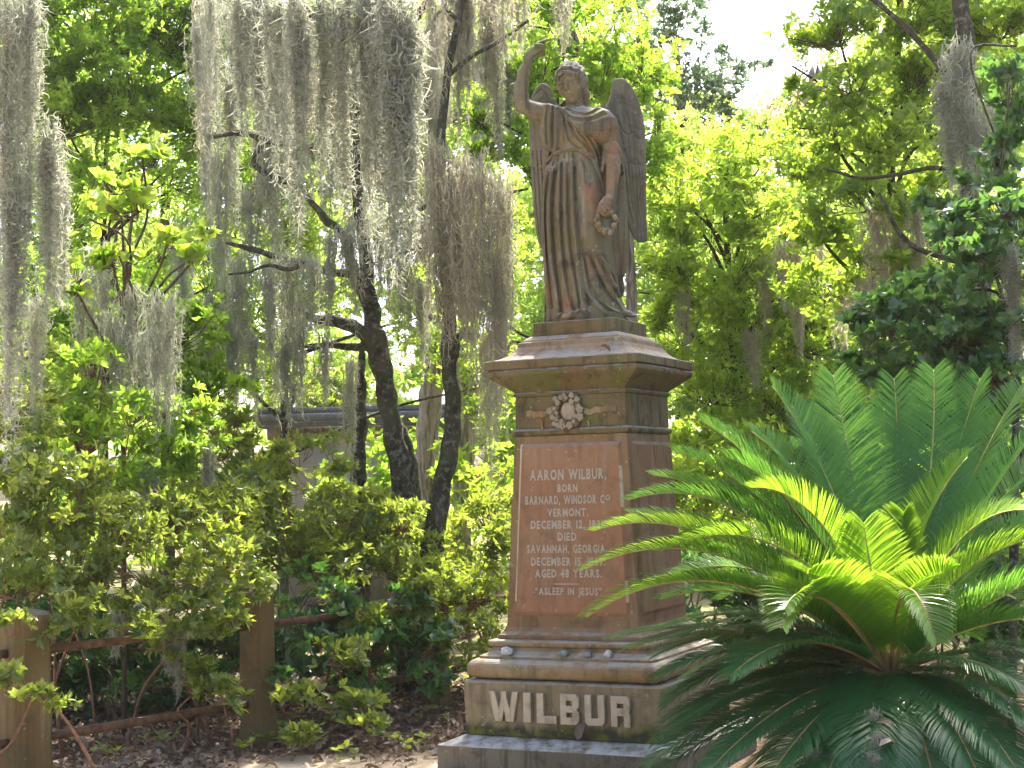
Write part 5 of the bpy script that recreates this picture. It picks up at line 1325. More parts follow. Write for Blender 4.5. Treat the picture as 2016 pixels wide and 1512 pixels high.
shrub('leafy spray of shoots against the lower rail beside the middle post', 400, 10.4, [(400, 1330, 10.2, 70, 35, .2, .9), (460, 1350, 10.2, 50, 30, .2, .8), (370, 1290, 10.2, 40, 30, .2, .7), (440, 1390, 10.3, 40, 25, .2, .6)], A, .064, 59, 6, 1.0, single=110, shape='o', gap=.3)
shrub('sunlit pale spray in front of the leftmost post', 20, 9.0, [(20, 1330, 8.9, 45, 40, .15, .9), (75, 1370, 8.9, 55, 28, .15, .9), (20, 1240, 9, 30, 40, .15, .6)], A, .064, 60, 5, 1.0, single=90, shape='o', gap=.25)
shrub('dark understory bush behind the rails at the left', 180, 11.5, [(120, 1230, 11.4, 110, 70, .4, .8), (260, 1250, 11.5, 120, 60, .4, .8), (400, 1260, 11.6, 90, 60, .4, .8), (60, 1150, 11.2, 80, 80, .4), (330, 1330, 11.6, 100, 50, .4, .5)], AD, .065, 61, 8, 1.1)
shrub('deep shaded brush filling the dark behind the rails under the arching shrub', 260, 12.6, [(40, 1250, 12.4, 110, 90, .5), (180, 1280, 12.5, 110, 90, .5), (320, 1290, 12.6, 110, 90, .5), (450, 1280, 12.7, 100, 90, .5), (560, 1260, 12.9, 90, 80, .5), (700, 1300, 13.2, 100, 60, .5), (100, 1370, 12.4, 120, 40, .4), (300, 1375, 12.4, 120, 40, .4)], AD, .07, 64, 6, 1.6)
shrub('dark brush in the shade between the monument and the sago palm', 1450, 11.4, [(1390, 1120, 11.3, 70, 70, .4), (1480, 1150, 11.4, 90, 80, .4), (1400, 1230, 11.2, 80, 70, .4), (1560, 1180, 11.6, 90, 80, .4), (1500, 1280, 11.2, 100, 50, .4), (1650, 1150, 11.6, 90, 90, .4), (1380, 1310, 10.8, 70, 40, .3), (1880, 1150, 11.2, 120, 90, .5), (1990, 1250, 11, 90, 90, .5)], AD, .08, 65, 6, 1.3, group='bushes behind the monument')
shrub('bright bush low between the monument and the sago palm', 1420, 14.5, [(1350, 900, 14.5, 60, 70, .5), (1450, 880, 14.6, 80, 60, .5), (1400, 980, 14.4, 80, 70, .5, .8), (1520, 940, 14.6, 90, 70, .5), (1380, 1080, 14.3, 80, 60, .4, .6)], LF['yellow'], .075, 62, 6, 1.0, group='bushes behind the monument')
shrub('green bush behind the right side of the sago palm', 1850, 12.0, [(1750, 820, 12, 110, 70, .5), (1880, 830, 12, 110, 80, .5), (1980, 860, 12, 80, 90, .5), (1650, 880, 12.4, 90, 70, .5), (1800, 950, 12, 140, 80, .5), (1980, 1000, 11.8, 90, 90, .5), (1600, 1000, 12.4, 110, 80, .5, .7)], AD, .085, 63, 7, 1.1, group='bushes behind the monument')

for i, (px, py, Y, mt, lb) in enumerate([(960, 1000, 17.5, 'yellow', 'sunlit yellow green bush far behind the shrubs left of the monument'), (760, 960, 19, 'bright', 'bright bush at the foot of the far tomb'), (1330, 980, 18, 'yellow', 'sunlit bush just right of the monument shaft in the distance'),
                                 (1520, 1000, 17.5, 'bright', 'bright bush behind the middle of the sago palm'), (1720, 1000, 18, 'bright', 'distant green bush behind the top of the sago palm'), (1930, 1000, 17, 'laurel', 'distant green bush at the right edge'), (430, 980, 18, 'bright', 'distant bush glimpsed through the thicket'), (150, 980, 17, 'bright', 'distant bush far behind the left post')]):
    shrub(lb, px, Y, [(px, py, Y, 130, 90, .8), (px - 70, py + 90, Y - .3, 90, 60, .6), (px + 70, py + 90, Y - .3, 90, 60, .6), (px, py - 90, Y + .2, 100, 70, .7, .8)], LF[mt], .09, 80 + i, 5, .85, group='sunlit bushes in the distance', wr=.32)
# ------------------------------------------------------------------ Spanish moss
def moss_mat(name, cols, trans, tw):
    t = NT(name); geo = t.n('ShaderNodeNewGeometry'); oi = t.n('ShaderNodeObjectInfo')
    r = t.math('FRACT', t.math('ADD', geo.outputs['Random Per Island'], oi.outputs['Random']))
    c = t.ramp(r, [(i / (len(cols) - 1), q) for i, q in enumerate(cols)])
    p = t.principled(c, .85, .12)
    tr = t.n('ShaderNodeBsdfTranslucent'); tr.inputs['Color'].default_value = (*trans, 1)
    ms = t.n('ShaderNodeMixShader'); ms.inputs[0].default_value = tw
    t.l(p.outputs[0], ms.inputs[1]); t.l(tr.outputs[0], ms.inputs[2])
    return t.done(ms)
MAT['moss_grey'] = moss_mat('moss_grey_green', [(0.235, 0.25, 0.19), (0.36, 0.375, 0.30), (0.13, 0.145, 0.105), (0.45, 0.455, 0.38)], (0.50, 0.51, 0.39), .42)
MAT['moss_tan'] = moss_mat('moss_tan', [(0.26, 0.245, 0.18), (0.39, 0.365, 0.28), (0.15, 0.14, 0.10), (0.47, 0.44, 0.35)], (0.54, 0.51, 0.38), .44)
def ribbon_geo(C, W, g):
    """C (n,s,3) centre lines -> flat ribbons of half-width W (n,s)"""
    n, s, _ = C.shape
    T = np.gradient(C, axis=1); T = unit(T)
    ref = unit(g.normal(size=(n, 1, 3)) + np.array((0, 0, .01)))
    S = unit(np.cross(T, np.broadcast_to(ref, T.shape)))
    V = np.stack([C - S * W[..., None], C + S * W[..., None]], 2).reshape(-1, 3)
    b = (np.arange(n)[:, None] * s + np.arange(s - 1)[None, :]).reshape(-1) * 2
    Q = np.stack([b, b + 1, b + 3, b + 2], 1)
    return V, Q
def moss_geo(kind, seed, R):
    """clump hanging from the origin, 1 unit wide and R units long: a few matted cores with curled threads sticking out"""
    g = np.random.default_rng(seed); mb = MB()
    fl = kind == 'fluffy'
    ns = 22 if fl else 30
    sx = g.normal(0, .26 if fl else .38, ns); sy = g.normal(0, .22 if fl else .25, ns)
    sl_ = np.clip(g.beta(1.5, 1.5, ns), .18, 1.0); sl_[0] = 1.0; sl_[1] = .9; sl_[2] = .8; st = g.uniform(0, .15, ns)
    npt = 22
    u = np.linspace(0, 1, npt)
    wob = np.cumsum(g.normal(0, .022 * (R / 6) ** .5, (ns, npt, 2)), 1)
    conv = 1 - .45 * u[None, :]
    sx[:3] *= .5
    C = np.stack([sx[:, None] * conv + wob[..., 0], sy[:, None] * conv + wob[..., 1], -R * (st[:, None] + (sl_ - st)[:, None] * u[None, :])], -1)
    V, Q = ribbon_geo(C, np.full((ns, npt), .014) * (1 - .5 * u)[None], g); mb.add(V, Q)
    nf = int((250 if fl else 180) * R)
    si = g.choice(ns, nf, p=sl_ / sl_.sum()); tt = g.uniform(0, 1, nf) ** .9
    f = tt * (npt - 1); i0 = np.minimum(f.astype(int), npt - 2); fr = (f - i0)[:, None]
    P0 = C[si, i0] * (1 - fr) + C[si, i0 + 1] * fr + g.normal(0, .02, (nf, 3))
    seg = 6
    az = g.uniform(0, 6.28, nf); pz = g.uniform(-1.35, .3, nf) if fl else g.uniform(-1.5, -.7, nf)
    ln = g.uniform(.25, .70, nf) if fl else g.uniform(.2, .65, nf)
    curl = g.normal(0, .65 if fl else .45, nf); cz = g.normal(.05, .40, nf)
    pts = [P0]
    for k in range(seg - 1):
        a = az + curl * k; p = pz + cz * k
        d = np.stack([np.cos(a) * np.cos(p), np.sin(a) * np.cos(p), np.sin(p)], 1)
        pts.append(pts[-1] + d * (ln / (seg - 1))[:, None])
    Cf = np.stack(pts, 1)
    w = np.linspace(.021 if fl else .0165, .007, seg)[None, :] * g.uniform(.7, 1.25, (nf, 1))
    V, Q = ribbon_geo(Cf, w, g); mb.add(V, Q)
    return np.vstack(mb.V), np.vstack(mb.Q)
MOSS = {}
RATIOS = (1.8, 3.5, 5.5, 8.0, 11.0, 15.0)
def moss_mesh(kind, mat, i, ri):
    key = (kind, mat.name, i % 2, ri)
    if key not in MOSS:
        V, Q = moss_geo(kind, 100 + i % 2 + 10 * ri + (50 if kind == 'fluffy' else 0), RATIOS[ri])
        me = bpy.data.meshes.new('spanish_moss'); fill(me, V, None, Q, None, False); me.materials.append(mat); MOSS[key] = me
    return MOSS[key]
mg = np.random.default_rng(8); MC_ = [0]
ORD = ['first', 'second', 'third', 'fourth', 'fifth', 'sixth', 'seventh', 'eighth', 'ninth', 'tenth', 'eleventh', 'twelfth']
def in_order(items):
    """pairs of (ordinal word from the left, item)"""
    s = sorted(items, key=lambda q: q[0])
    return [(ORD[i] if i < len(s) - 1 else 'last', q) for i, q in enumerate(s)]
def moss(px, py, Y, ln, w, kind='s', tone='g', label=None, group=None):
    r = ln / (w * .95); ri = int(np.argmin([abs(math.log(r / q)) for q in RATIOS]))
    me = moss_mesh('fluffy' if kind == 'f' else 'stringy', MAT['moss_grey' if tone == 'g' else 'moss_tan'], MC_[0], ri)
    MC_[0] += 1
    o = bpy.data.objects.new('spanish_moss', me); COL.objects.link(o)
    o.location = at(px, py, Y); s = w / ppm(Y) * .95
    o.scale = (s, s, s * r / RATIOS[ri]); o.rotation_euler = (mg.uniform(-.03, .03), mg.uniform(-.03, .03), mg.uniform(0, 6.28))
    tag(o, label, 'moss', group)
    return o
GC = 'thick moss curtains hanging left of the statue'
big = [(470, -40, 11.2, 345, 62, 'f', 'g', 'grey moss tuft at the left end of the thick curtain, ending highest'), (508, -40, 11.4, 330, 58, 'f', 'g', 'narrow grey moss strand second from the left in the thick curtain'),
       (548, -40, 10.9, 440, 66, 'f', 'g', 'long grey moss tress left of the darkest streak in the thick curtain'), (585, -40, 10.7, 520, 70, 'f', 'g', 'long moss tress with a dark streak through the middle of the curtain'),
       (632, -40, 11.0, 420, 60, 'f', 'g', 'loose grey moss tress between two longer ones in the curtain'), (672, -40, 10.9, 480, 66, 'f', 'g', 'grey moss tress hanging in front of the crossing branch'),
       (716, -40, 10.8, 560, 70, 'f', 'g', 'long curly moss tress just left of the thickest greenish clump'), (762, -40, 10.6, 640, 84, 'f', 'g', 'longest moss tress ending in pale curly tips above the dark trunk'),
       (800, -20, 10.7, 560, 74, 'f', 'g', 'moss tress at the right side of the thick curtain, pale at its tip'), (745, -60, 10.8, 330, 140, 'f', 'g', 'thickest greenish moss clump at the top of the curtain'), (790, 60, 10.75, 250, 110, 'f', 'g', 'rounded mossy shoulder below the thickest clump')]
for b in big: moss(*b[:7], label=b[7], group=GC)
GE = 'moss hanging at the left edge'
for b in [(15, -60, 9.2, 900, 60, 'f', 'g', 'very long moss tress along the left picture edge'), (55, -60, 9.4, 620, 62, 'f', 'g', 'grey moss tress beside the one at the left edge'), (95, 220, 9.5, 430, 66, 'f', 'g', 'pale moss tuft left of the magnolia sapling'),
          (32, 330, 9.3, 600, 60, 'f', 'g', 'lower moss tress brushing the tall shrub at the left edge'), (120, 320, 9.7, 300, 46, 'f', 'g', 'short moss tuft touching the magnolia sapling leaves'), (70, 560, 9.8, 330, 44, 's', 'g', 'thin stringy moss low at the left edge')]:
    moss(*b[:7], label=b[7], group=GE)
GT = 'sunlit tan moss strands left of the statue'
for w_, b in in_order([(850, 230, 12.0, 480, 60), (885, 270, 12.1, 440, 60), (915, 275, 11.8, 430, 60), (945, 300, 11.9, 440, 56), (972, 310, 12.2, 470, 56), (996, 330, 12.0, 430, 46), (930, 430, 12.2, 330, 60), (965, 480, 12.0, 420, 50), (880, 420, 12.0, 260, 50), (985, 560, 12.3, 250, 40), (955, 640, 12.6, 330, 40), (900, 330, 12.3, 330, 70)]):
    moss(*b, 's', 't', w_ + ' tan moss strand from the left of those beside the statue', GT)
GM = 'stringy moss in the thicket'
MT = [(200, 470, 11.6, 260, 56), (255, 545, 11.0, 300, 56), (310, 560, 10.5, 330, 60), (330, 575, 10.6, 300, 40), (430, 260, 13, 460, 56), (470, 480, 12.8, 330, 50), (530, 500, 12.6, 330, 54), (570, 470, 12.6, 360, 50), (610, 490, 12.4, 190, 50), (650, 440, 12.3, 250, 50), (690, 420, 12.4, 240, 50), (520, 200, 13, 350, 56),
          (800, 420, 12.5, 280, 54), (770, 460, 12.6, 200, 46), (830, 540, 12.8, 200, 46), (740, 400, 12.4, 200, 50), (415, -40, 12.5, 330, 50), (390, 30, 13, 220, 40), (360, 420, 12.8, 330, 44), (400, 560, 12.8, 330, 44), (455, 620, 12.6, 240, 40), (500, 640, 12.6, 220, 40), (560, 660, 12.6, 180, 40), (280, 640, 10.8, 220, 46), (690, 690, 13.2, 260, 36), (220, 600, 11.2, 240, 44), (490, 350, 12.9, 260, 50), (160, 520, 11.6, 260, 46), (590, 610, 12.8, 210, 44), (640, 640, 12.9, 160, 40)]
for lo_, hi_, where in ((0, 300, 'below and beside the magnolia sapling'), (300, 480, 'right of the magnolia sapling'), (480, 600, 'over the hedge in front of the far tomb'), (600, 700, 'just left of the dark trunk'), (700, 900, 'round and right of the dark trunk')):
    for w_, b in in_order([q for q in MT if lo_ <= q[0] < hi_]):
        moss(*b, 's', 'g', w_ + ' grey moss strand from the left ' + where, GM)
GA = 'moss hanging behind the raised arm'
for w_, b in in_order([(880, -60, 13, 290, 60), (918, -60, 13, 300, 60), (955, -60, 13.2, 300, 56), (990, -60, 12.6, 190, 50), (1022, -60, 13, 170, 50), (1105, -60, 13, 180, 44), (905, 60, 12.8, 250, 40), (850, -60, 12.4, 320, 50)]):
    moss(*b, 's', 't', w_ + ' moss strand from the left behind the raised arm', GA)
GR = 'moss hanging in the trees right of the statue'
for w_, b in in_order([(1540, 470, 14.5, 150, 40), (1568, 440, 14.6, 190, 44), (1500, 500, 15, 170, 36), (1610, 420, 14, 150, 36), (1660, 520, 13.6, 200, 44), (1720, 390, 12.4, 250, 60), (1775, 440, 12.4, 220, 46), (1805, 400, 12.2, 210, 40), (1480, 640, 15, 130, 36), (1700, 540, 12.6, 120, 40), (1345, 560, 15, 140, 34), (1570, 600, 14.6, 110, 26)]):
    moss(*b, 's', 't', w_ + ' moss strand from the left right of the statue', GR)
GD = 'moss on the shaded oak at the right'
for b in [(1860, 140, 10.9, 260, 60, 'f', 'g', 'pale moss tuft hanging left of the shaded trunk'), (1888, 60, 10.8, 350, 56, 'f', 'g', 'longest moss tress in front of the shaded trunk'), (1920, 180, 10.8, 240, 60, 's', 'g', 'stringy dark moss over the shaded trunk'), (1965, 190, 10.6, 200, 44, 's', 'g', 'thin moss strand right of the shaded trunk'), (1990, 470, 9.3, 280, 44, 'f', 'g', 'moss tress among the dark magnolia leaves'), (1940, 240, 10.7, 190, 40, 's', 'g', 'thin short moss strand close to the shaded trunk')]:
    moss(*b[:7], label=b[7], group=GD)
GH = 'wisps of moss caught in the shrubs'
for w_, b in in_order([(330, 1200, 10.2, 120, 40), (350, 1230, 10.2, 150, 30), (410, 870, 10.9, 150, 36), (300, 1130, 10.2, 100, 36), (620, 1160, 11.6, 130, 50), (230, 1200, 10.2, 90, 40), (430, 1110, 10.5, 90, 30), (30, 930, 10.0, 120, 40), (290, 920, 10.6, 110, 40), (680, 1150, 11.8, 100, 40)]):
    moss(*b, 'f', 'g', w_ + ' small moss wisp from the left caught on the shrub twigs', GH)

GB = 'moss hanging deeper in, behind the thick curtain'
gb = np.random.default_rng(31); BK = []
for i, px in enumerate(range(400, 1010, 26)):
    BK.append((px + gb.uniform(-10, 10), gb.uniform(-60, 120), 13.4 + gb.uniform(-.4, .9), gb.uniform(260, 620) * (1 if px < 840 else .75), gb.uniform(36, 58), 'f' if i % 3 else 's', 'g' if i % 4 else 't'))
for lo_, hi_, where in ((0, 560, 'behind the left half of the thick curtain'), (560, 800, 'behind the right half of the thick curtain'), (800, 1100, 'deep behind the tan strands by the statue')):
    for w_, b in in_order([q for q in BK if lo_ <= q[0] < hi_]): moss(*b, label=w_ + ' shaded moss tress from the left ' + where, group=GB)
# ------------------------------------------------------------------ the sago palm
PY_ = 7.7
PC = atn(1752, 1325, PY_)
palm = thing('sago_palm', 'large sago palm with arching feathery fronds in front of the monument at the right', 'palm', (PC[0], PC[1], 0))
MAT['palm'] = leaf_mat('sago_leaf', [(0.020, 0.105, 0.022), (0.028, 0.125, 0.026), (0.038, 0.145, 0.028), (0.024, 0.115, 0.024)], (0.30, 0.58, 0.06), .38, .36, .36)
MAT['palm_new_backlit'] = leaf_mat('sago_leaf_new_backlit', [(0.055, 0.14, 0.02), (0.07, 0.16, 0.022), (0.08, 0.17, 0.022)], (0.44, 0.64, 0.04), .50, .30, .5)  # young fronds, and backlit ones whose glow is put into the colour
MAT['palm_old'] = leaf_mat('sago_leaf_old', [(0.018, 0.085, 0.030), (0.026, 0.105, 0.036), (0.036, 0.12, 0.038)], (0.18, 0.42, 0.07), .34, .30, .5)
MAT['rachis'] = plain('sago_rachis', (0.30, 0.27, 0.07), .45, .4, .2, 20)
MAT['rachis_old'] = plain('sago_rachis_brown', (0.26, 0.15, 0.06), .5, .35, .2, 20)
t = NT('sago_trunk'); co = obj_co(t)
MAT['sago_trunk'] = plain('sago_trunk', (0.10, 0.065, 0.04), .95, .1, .5, 25, .02)
mb = MB(); mb.tube([(PC[0], PC[1], -.03), (PC[0] + .01, PC[1], .3), (PC[0], PC[1], PC[2] - .12), (PC[0], PC[1], PC[2] + .02)], [.20, .19, .18, .10], 14, wob=.1, seed=2)
trunk = mb.build('trunk', MAT['sago_trunk'], palm, smooth=True)
g = np.random.default_rng(4); mb = MB()
for k in range(130):          # old frond bases and brown scales round the crown
    a = g.uniform(0, 6.28); z = g.uniform(-.30, .04); r = .19 - max(0, z) * 1.5
    d = np.array((math.cos(a), math.sin(a), g.uniform(.3, 1.2))); s = PC + np.array((math.cos(a) * r * .9, math.sin(a) * r * .9, z))
    sd_ = unit(np.cross(d, (0, 0, 1.0))) * .014
    mb.add([s - sd_, s + sd_, s + unit(d) * g.uniform(.05, .11)], T=[(0, 1, 2)])
mb.build('leaf_base', MAT['fan_dead'], palm, kind='stuff')

def frond(tip, ctrl, n=125, lf=.27, mat='palm', seed=0, base=None, vee=.55, droop=.35, rach='rachis', flip=0.0, nb=0.06):
    """rachis: quadratic curve from the crown through ctrl to tip (world points); two rows of narrow leaflets"""
    g = np.random.default_rng(seed + 900)
    tip, ctrl = np.asarray(tip, float), np.asarray(ctrl, float)
    d0 = unit(ctrl - PC); b = PC + np.array((d0[0], d0[1], d0[2] * .5)) * nb if base is None else base
    def C(s):
        s = np.asarray(s)[:, None]; return (1 - s) ** 2 * b + 2 * s * (1 - s) * ctrl + s * s * tip
    ss = np.linspace(0, 1, 24); P = C(ss)
    L = np.linalg.norm(np.diff(P, axis=0), axis=1).sum()
    mb = MB(); mb.tube(P, np.linspace(.0095, .0022, len(P)), 5)
    fr = mb.build('frond', MAT[rach], palm, smooth=True)
    s = np.linspace(.10, .995, n) + g.normal(0, .002, n); s = np.clip(s, .08, 1)
    p = C(s); T = unit(C(np.clip(s + .01, 0, 1.01)) - C(s - .01))
    up = np.broadcast_to(np.array((0, 0, 1.0)), T.shape)
    S = unit(np.cross(T, up) + np.array((1e-4, 0, 0)))
    N = np.cross(S, T); N *= np.sign(N[:, 2:3] + 1e-6)
    if flip: N = N * math.cos(flip) + S * math.sin(flip); S = np.cross(T, N)
    env = np.clip(np.sin(np.pi * np.clip(.12 + s * .83, 0, 1)) ** .55, .25, 1) * lf
    VV, TT = [], []; off = 0
    for sd_ in (-1, 1):
        fw = (.55 + .45 * s ** 1.5)[:, None] + g.normal(0, .03, (n, 1))
        d = unit(S * sd_ * 1.0 + T * fw + N * (vee + g.normal(0, .05, (n, 1))))
        l = (env * g.uniform(.92, 1.05, n))[:, None]
        dr = np.array((0, 0, -1.0)) * droop
        p0 = p; p1 = p + d * l * .38; p2 = p1 + unit(d + dr * .35 + T * .08) * l * .34; p3 = p2 + unit(d + dr * .95 + T * .15) * l * .30
        w = unit(np.cross(d, N)); wd = .0042
        ring = np.stack([p0 - w * wd * .7, p0 + w * wd * .7, p1 - w * wd, p1 + w * wd, p2 - w * wd * .85, p2 + w * wd * .85, p3], 1)
        VV.append(ring.reshape(-1, 3))
        o_ = off + np.arange(n)[:, None, None] * 7
        TT.append((o_ + np.array([(0, 1, 3), (0, 3, 2), (2, 3, 5), (2, 5, 4), (4, 5, 6)])[None]).reshape(-1, 3)); off += n * 7
    lo_ = mk('leaflets', np.vstack(VV), T=np.vstack(TT), mat=MAT[mat], parent=fr, smooth=True, kind='stuff')
    return fr

def F_(tx, ty, ty_d, cx, cy, cd, **k):
    return frond(atn(tx, ty, PY_ + ty_d), atn(cx, cy, PY_ + cd), **k)
sd = 0
NEW_BACKLIT, OLD = dict(mat='palm_new_backlit', lf=0.224), dict(mat='palm_old', lf=0.251, droop=.55, vee=.25, rach='rachis_old')
FR = [
 # upright fronds at the back
 (1640, 738, .75, 1690, 980, .55, dict(lf=0.310, vee=.2)), (1838, 728, .95, 1850, 960, .7, dict(lf=0.290, vee=.2)), (2010, 760, .9, 1900, 940, .7, dict(lf=0.264)), (1480, 850, .8, 1640, 960, .6, dict()), (1560, 800, 1.0, 1660, 960, .7, dict()),
 (1740, 800, 1.1, 1745, 1000, .7, dict(lf=0.264)), (1940, 830, 1.0, 1860, 1000, .7, dict()), (2080, 900, .6, 1920, 980, .5, dict()), (2120, 1000, .5, 1950, 1040, .4, dict()),
 # arching to the left over the monument; the brighter leaf colour paints in backlight
 (1380, 828, .45, 1560, 930, .4, dict()), (1330, 890, .35, 1550, 950, .3, dict()), (1285, 935, .25, 1530, 960, .2, dict(lf=0.224)), (1235, 985, .10, 1480, 900, .1, dict(lf=0.224)), (1168, 1045, -.05, 1420, 960, -.05, dict(mat='palm_new_backlit', lf=0.224)),
 (1152, 1120, -.20, 1430, 980, -.15, dict(mat='palm_new_backlit', lf=0.211)), (1155, 1215, -.35, 1420, 1030, -.25, dict(mat='palm_new_backlit', lf=0.224)), (1240, 1010, .2, 1500, 1010, .1, dict(lf=0.211)), (1300, 1085, -.2, 1560, 960, -.2, dict(mat='palm_new_backlit', lf=0.251)), (1480, 960, -.1, 1640, 950, -.1, dict(mat='palm_new_backlit', lf=0.251)), (1540, 1235, -.75, 1600, 1080, -.5, dict(mat='palm_new_backlit', lf=0.224, rach='rachis_old')),
 # young bright fronds in the middle
 (1700, 1030, -.25, 1720, 1160, -.2, dict(mat='palm_new_backlit', lf=0.264, vee=.25)), (1590, 1130, -.55, 1650, 1130, -.4, dict(mat='palm_new_backlit', lf=0.264, rach='rachis_old')), (1545, 1200, -.70, 1590, 1090, -.5, dict(mat='palm_new_backlit', lf=0.251)), (1845, 1265, -.75, 1770, 1030, -.5, dict(mat='palm_new_backlit', lf=0.211, rach='rachis_old')),
 (1905, 900, .1, 1790, 1020, .1, dict(mat='palm_new_backlit', lf=0.251)), (1880, 1120, -.4, 1810, 1120, -.3, dict(mat='palm_new_backlit', lf=0.238)), (1780, 1010, .2, 1765, 1150, .15, dict(mat='palm_new_backlit', lf=0.251)),
 # to the right
 (2050, 1010, -.1, 1880, 960, -.1, dict(mat='palm_new_backlit', lf=0.238)), (2100, 1060, -.3, 1900, 1040, -.2, dict(mat='palm_new_backlit')), (2130, 1150, -.2, 1920, 1110, -.2, dict()), (2080, 1000, .2, 1900, 1100, .2, dict(lf=0.264)), (2150, 1230, -.5, 1940, 1180, -.4, dict()), (2120, 1100, -.6, 1900, 1200, -.4, dict()), (2030, 860, .3, 1880, 1060, .3, dict(lf=0.277)),
 (2140, 1330, -.5, 1980, 1230, -.4, OLD), (2060, 1450, -.9, 1930, 1280, -.6, OLD), (2010, 1530, -1.0, 1890, 1330, -.7, OLD), (2160, 1420, -.3, 1970, 1290, -.2, OLD),
 # old fronds drooping to the ground
 (1205, 1255, .15, 1480, 1190, .1, OLD), (1290, 1330, 0, 1480, 1230, 0, OLD), (1300, 1330, -.3, 1540, 1190, -.2, OLD), (1440, 1330, -.6, 1570, 1200, -.4, OLD), (1340, 1420, -.4, 1540, 1290, -.3, OLD), (1275, 1505, -.4, 1500, 1330, -.3, OLD), (1385, 1530, -.7, 1560, 1330, -.5, OLD), (1500, 1550, -.8, 1640, 1340, -.6, OLD),
 (1600, 1600, -.9, 1700, 1330, -.7, OLD), (1740, 1600, -1.0, 1740, 1330, -.8, OLD), (1850, 1590, -1.0, 1800, 1350, -.8, OLD), (1700, 1520, -.9, 1690, 1340, -.7, OLD), (1300, 1240, .4, 1500, 1150, .3, OLD), (1400, 1260, .6, 1580, 1180, .4, OLD), (1300, 1425, .1, 1480, 1290, .1, OLD), (1960, 1500, -.6, 1870, 1380, -.5, OLD),
 (1500, 1290, .5, 1620, 1200, .4, OLD), (1900, 1250, .6, 1840, 1150, .5, dict()), (2000, 1180, .7, 1880, 1120, .5, dict()), (1420, 1180, .5, 1580, 1080, .4, dict()), (1330, 1130, .4, 1540, 1060, .3, dict()), (1980, 1380, .4, 1880, 1250, .3, OLD), (1380, 1380, .4, 1560, 1280, .3, OLD),
 (1235, 1275, -.1, 1480, 1200, -.1, OLD), (1310, 1390, -.2, 1460, 1250, -.2, OLD), (1290, 1290, .2, 1500, 1190, .2, OLD), (1310, 1370, .3, 1480, 1260, .3, OLD), (1290, 1460, -.1, 1470, 1310, -.1, OLD), (1310, 1450, .3, 1510, 1320, .3, OLD), (1350, 1330, .5, 1530, 1240, .4, OLD), (1270, 1540, -.2, 1480, 1370, -.2, OLD), (1330, 1560, 0, 1520, 1390, 0, OLD), (1400, 1430, .5, 1570, 1310, .4, OLD), (1340, 1250, -.2, 1540, 1160, -.2, OLD), (1420, 1560, .3, 1580, 1400, .2, OLD), (1300, 1180, .1, 1520, 1110, .1, dict(lf=0.224)), (1250, 1160, -.2, 1480, 1080, -.2, dict(lf=0.211)),
 (1450, 1480, .2, 1600, 1360, .2, OLD), (1330, 1480, .2, 1520, 1360, .2, OLD), (1600, 1480, .3, 1680, 1340, .2, OLD), (2080, 1490, .1, 1930, 1350, .1, OLD), (1820, 1480, .4, 1790, 1330, .3, OLD),
]
FR += [(2080, 1400, -.8, 1900, 1240, -.6, OLD), (1940, 1560, -1.0, 1850, 1330, -.8, OLD), (2040, 1590, -.7, 1900, 1370, -.5, OLD), (2120, 1520, -.4, 1940, 1330, -.3, OLD), (1660, 1580, -.5, 1710, 1360, -.4, OLD), (1560, 1570, -.5, 1660, 1350, -.4, OLD), (1900, 1580, -.4, 1830, 1370, -.3, OLD), (1790, 1590, -.6, 1775, 1350, -.5, OLD),
 (1430, 900, .2, 1600, 960, .2, dict()), (1400, 960, .3, 1590, 1000, .2, dict()), (1520, 760, .6, 1660, 940, .5, dict(lf=.30)), (1760, 745, 1.1, 1780, 980, .8, dict(lf=.28)), (1930, 745, .9, 1860, 960, .7, dict(lf=.28))]
for i, (tx, ty, td, cx_, cy_, cd, kw) in enumerate(FR): F_(tx, ty, td, cx_, cy_, cd, seed=i, **kw)
# dead oak leaves and wisps of moss caught in the palm
LEAF_C = None
def dead_leaf(p, label, L=.075, seed=0, group=None, rot=None):
    me = leaf_mesh(LF['dead'], .28, 'c'); o = bpy.data.objects.new('dead_leaf', me); COL.objects.link(o)
    g = np.random.default_rng(seed + 40); o.location = p; o.scale = (L,) * 3
    o.rotation_euler = rot if rot is not None else (g.uniform(-.5, .5), g.uniform(-.4, .4), g.uniform(0, 6.28))
    tag(o, label, 'dead leaf', group); return o
DLP = sorted([(1650, 1345, -.22), (1670, 1352, -.24), (1690, 1340, -.22), (1625, 1338, -.2), (1705, 1358, -.24), (1640, 1360, -.25), (1675, 1332, -.2), (1720, 1368, -.24), (1790, 1365, -.25), (1800, 1350, -.2), (1770, 1375, -.27), (1610, 1350, -.2)])
DL = ORD[:11] + ['last']
for i, (px, py, dy) in enumerate(DLP):
    dead_leaf(at(px, py, PY_ + dy), DL[i] + ' dead leaf from the left heaped round the crown of the sago palm', .085, i, 'dead leaves on the sago palm crown')
for i, (px, py, dy, lb) in enumerate([(1617, 1448, -.75, 'curled pinkish dead leaf on the frond left of the hanging moss'), (1724, 1425, -.85, 'dark dead leaf caught in the moss below the crown'), (1730, 1470, -.9, 'pale dead leaf on the frond below the crown'), (1655, 1392, -.5, 'pale dry leaf lying across a lower frond'), (1885, 1275, .0, 'dry leaf stuck in the fronds right of the crown'), (1955, 1337, -.3, 'brown dead leaf on the right lower frond'), (1460, 1250, -.3, 'small orange dead leaf on the dark left fronds'), (1985, 1390, -.4, 'brown dead leaf at the right edge of the palm')]):
    dead_leaf(at(px, py, PY_ + dy), lb, .08, 20 + i)
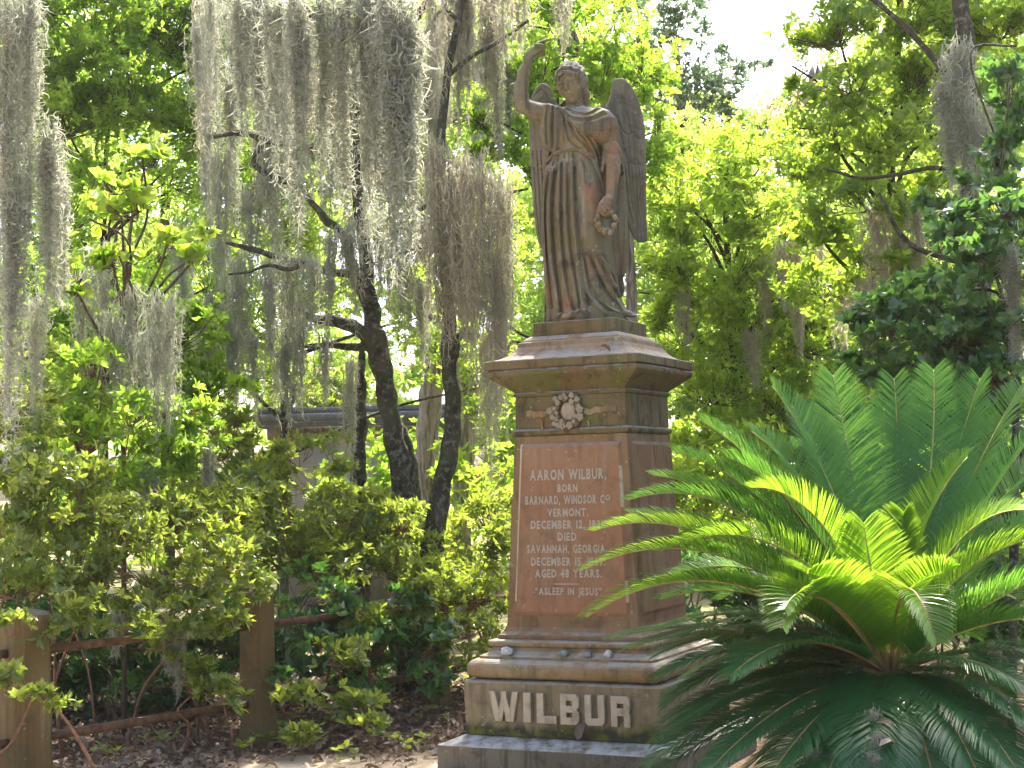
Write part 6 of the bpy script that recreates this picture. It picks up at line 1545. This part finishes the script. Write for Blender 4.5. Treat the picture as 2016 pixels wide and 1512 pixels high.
for w_, (px, py, dy, ln, w) in in_order([(1722, 1395, -.75, 70, 30), (1728, 1440, -.85, 75, 34), (1718, 1480, -.9, 60, 34), (1700, 1405, -.7, 60, 30), (1870, 1345, -.45, 50, 34), (1905, 1375, -.55, 50, 30), (1940, 1405, -.65, 50, 26), (1860, 1385, -.4, 70, 24), (1830, 1335, -.35, 40, 30), (1605, 1470, -.75, 60, 24), (1960, 1265, -.1, 60, 30)]):
    moss(px, py, PY_ + dy, ln, w, 'f', 'g', w_ + ' pale moss wisp from the left lying on the sago palm fronds', 'wisps of moss on the sago palm')

# ------------------------------------------------------------------ little things on the monument
MAT['pebble'] = plain('pebble_grey', (0.34, 0.36, 0.38), .8, .3, .35, 60, .004)
MAT['pebble_dark'] = plain('pebble_dark', (0.16, 0.185, 0.20), .8, .3, .35, 60, .004)
def pebble(px, py, r, mat, label, seed):
    s, z = on_face(px, py, .556); g = np.random.default_rng(seed)
    c = face_pt(s, Z(-1.028) + r[2] * .9, .552)
    V, Q, T = uvsphere((0, 0, 0), 1, 14, 9)
    off = np.array([Vector(v * 1.6 + seed) for v in V])
    k = np.array([1 + .28 * mnoise.noise(Vector(v * 1.5) + Vector((seed, 0, 0))) + .10 * mnoise.noise(Vector(v * 4) + Vector((seed, 3, 0))) for v in V])
    V = V * k[:, None] * np.array(r)
    W = c + NR * V[:, 0:1] - NF * V[:, 1:2] + ZU * V[:, 2:3]
    mb = MB(); mb.add(W, Q, T); o = mb.build('pebble', mat, origin=tuple(c - ZU * r[2])); tag(o, label, 'stone', 'visitors stones left on the ledge')
pebble(997, 1284, (.040, .026, .026), MAT['pebble'], 'largest pale grey stone at the left of the monument ledge', 1)
pebble(1110, 1292, (.030, .024, .022), MAT['pebble_dark'], 'flat bluish stone second from the left on the ledge', 2)
pebble(1157, 1292, (.028, .022, .018), MAT['pebble_dark'], 'small dark angular stone third along the ledge', 3)
pebble(1197, 1293, (.024, .022, .024), MAT['pebble'], 'pale jagged stone at the right end beside the palm fronds', 4)
s, z = on_face(1199, 690, .46); dead_leaf(Vector(face_pt(s, Z(.768), .435)), 'curled dead leaf lying on the sloping cap below the statue', .075, 61, rot=(.5, .2, 1.9))
s, z = on_face(1136, 1438, .67); dead_leaf(Vector(face_pt(s, Z(-1.495), .668)), 'dark dead leaf leaning against the name block under the letters', .12, 62, rot=(1.1, .25, -.6))
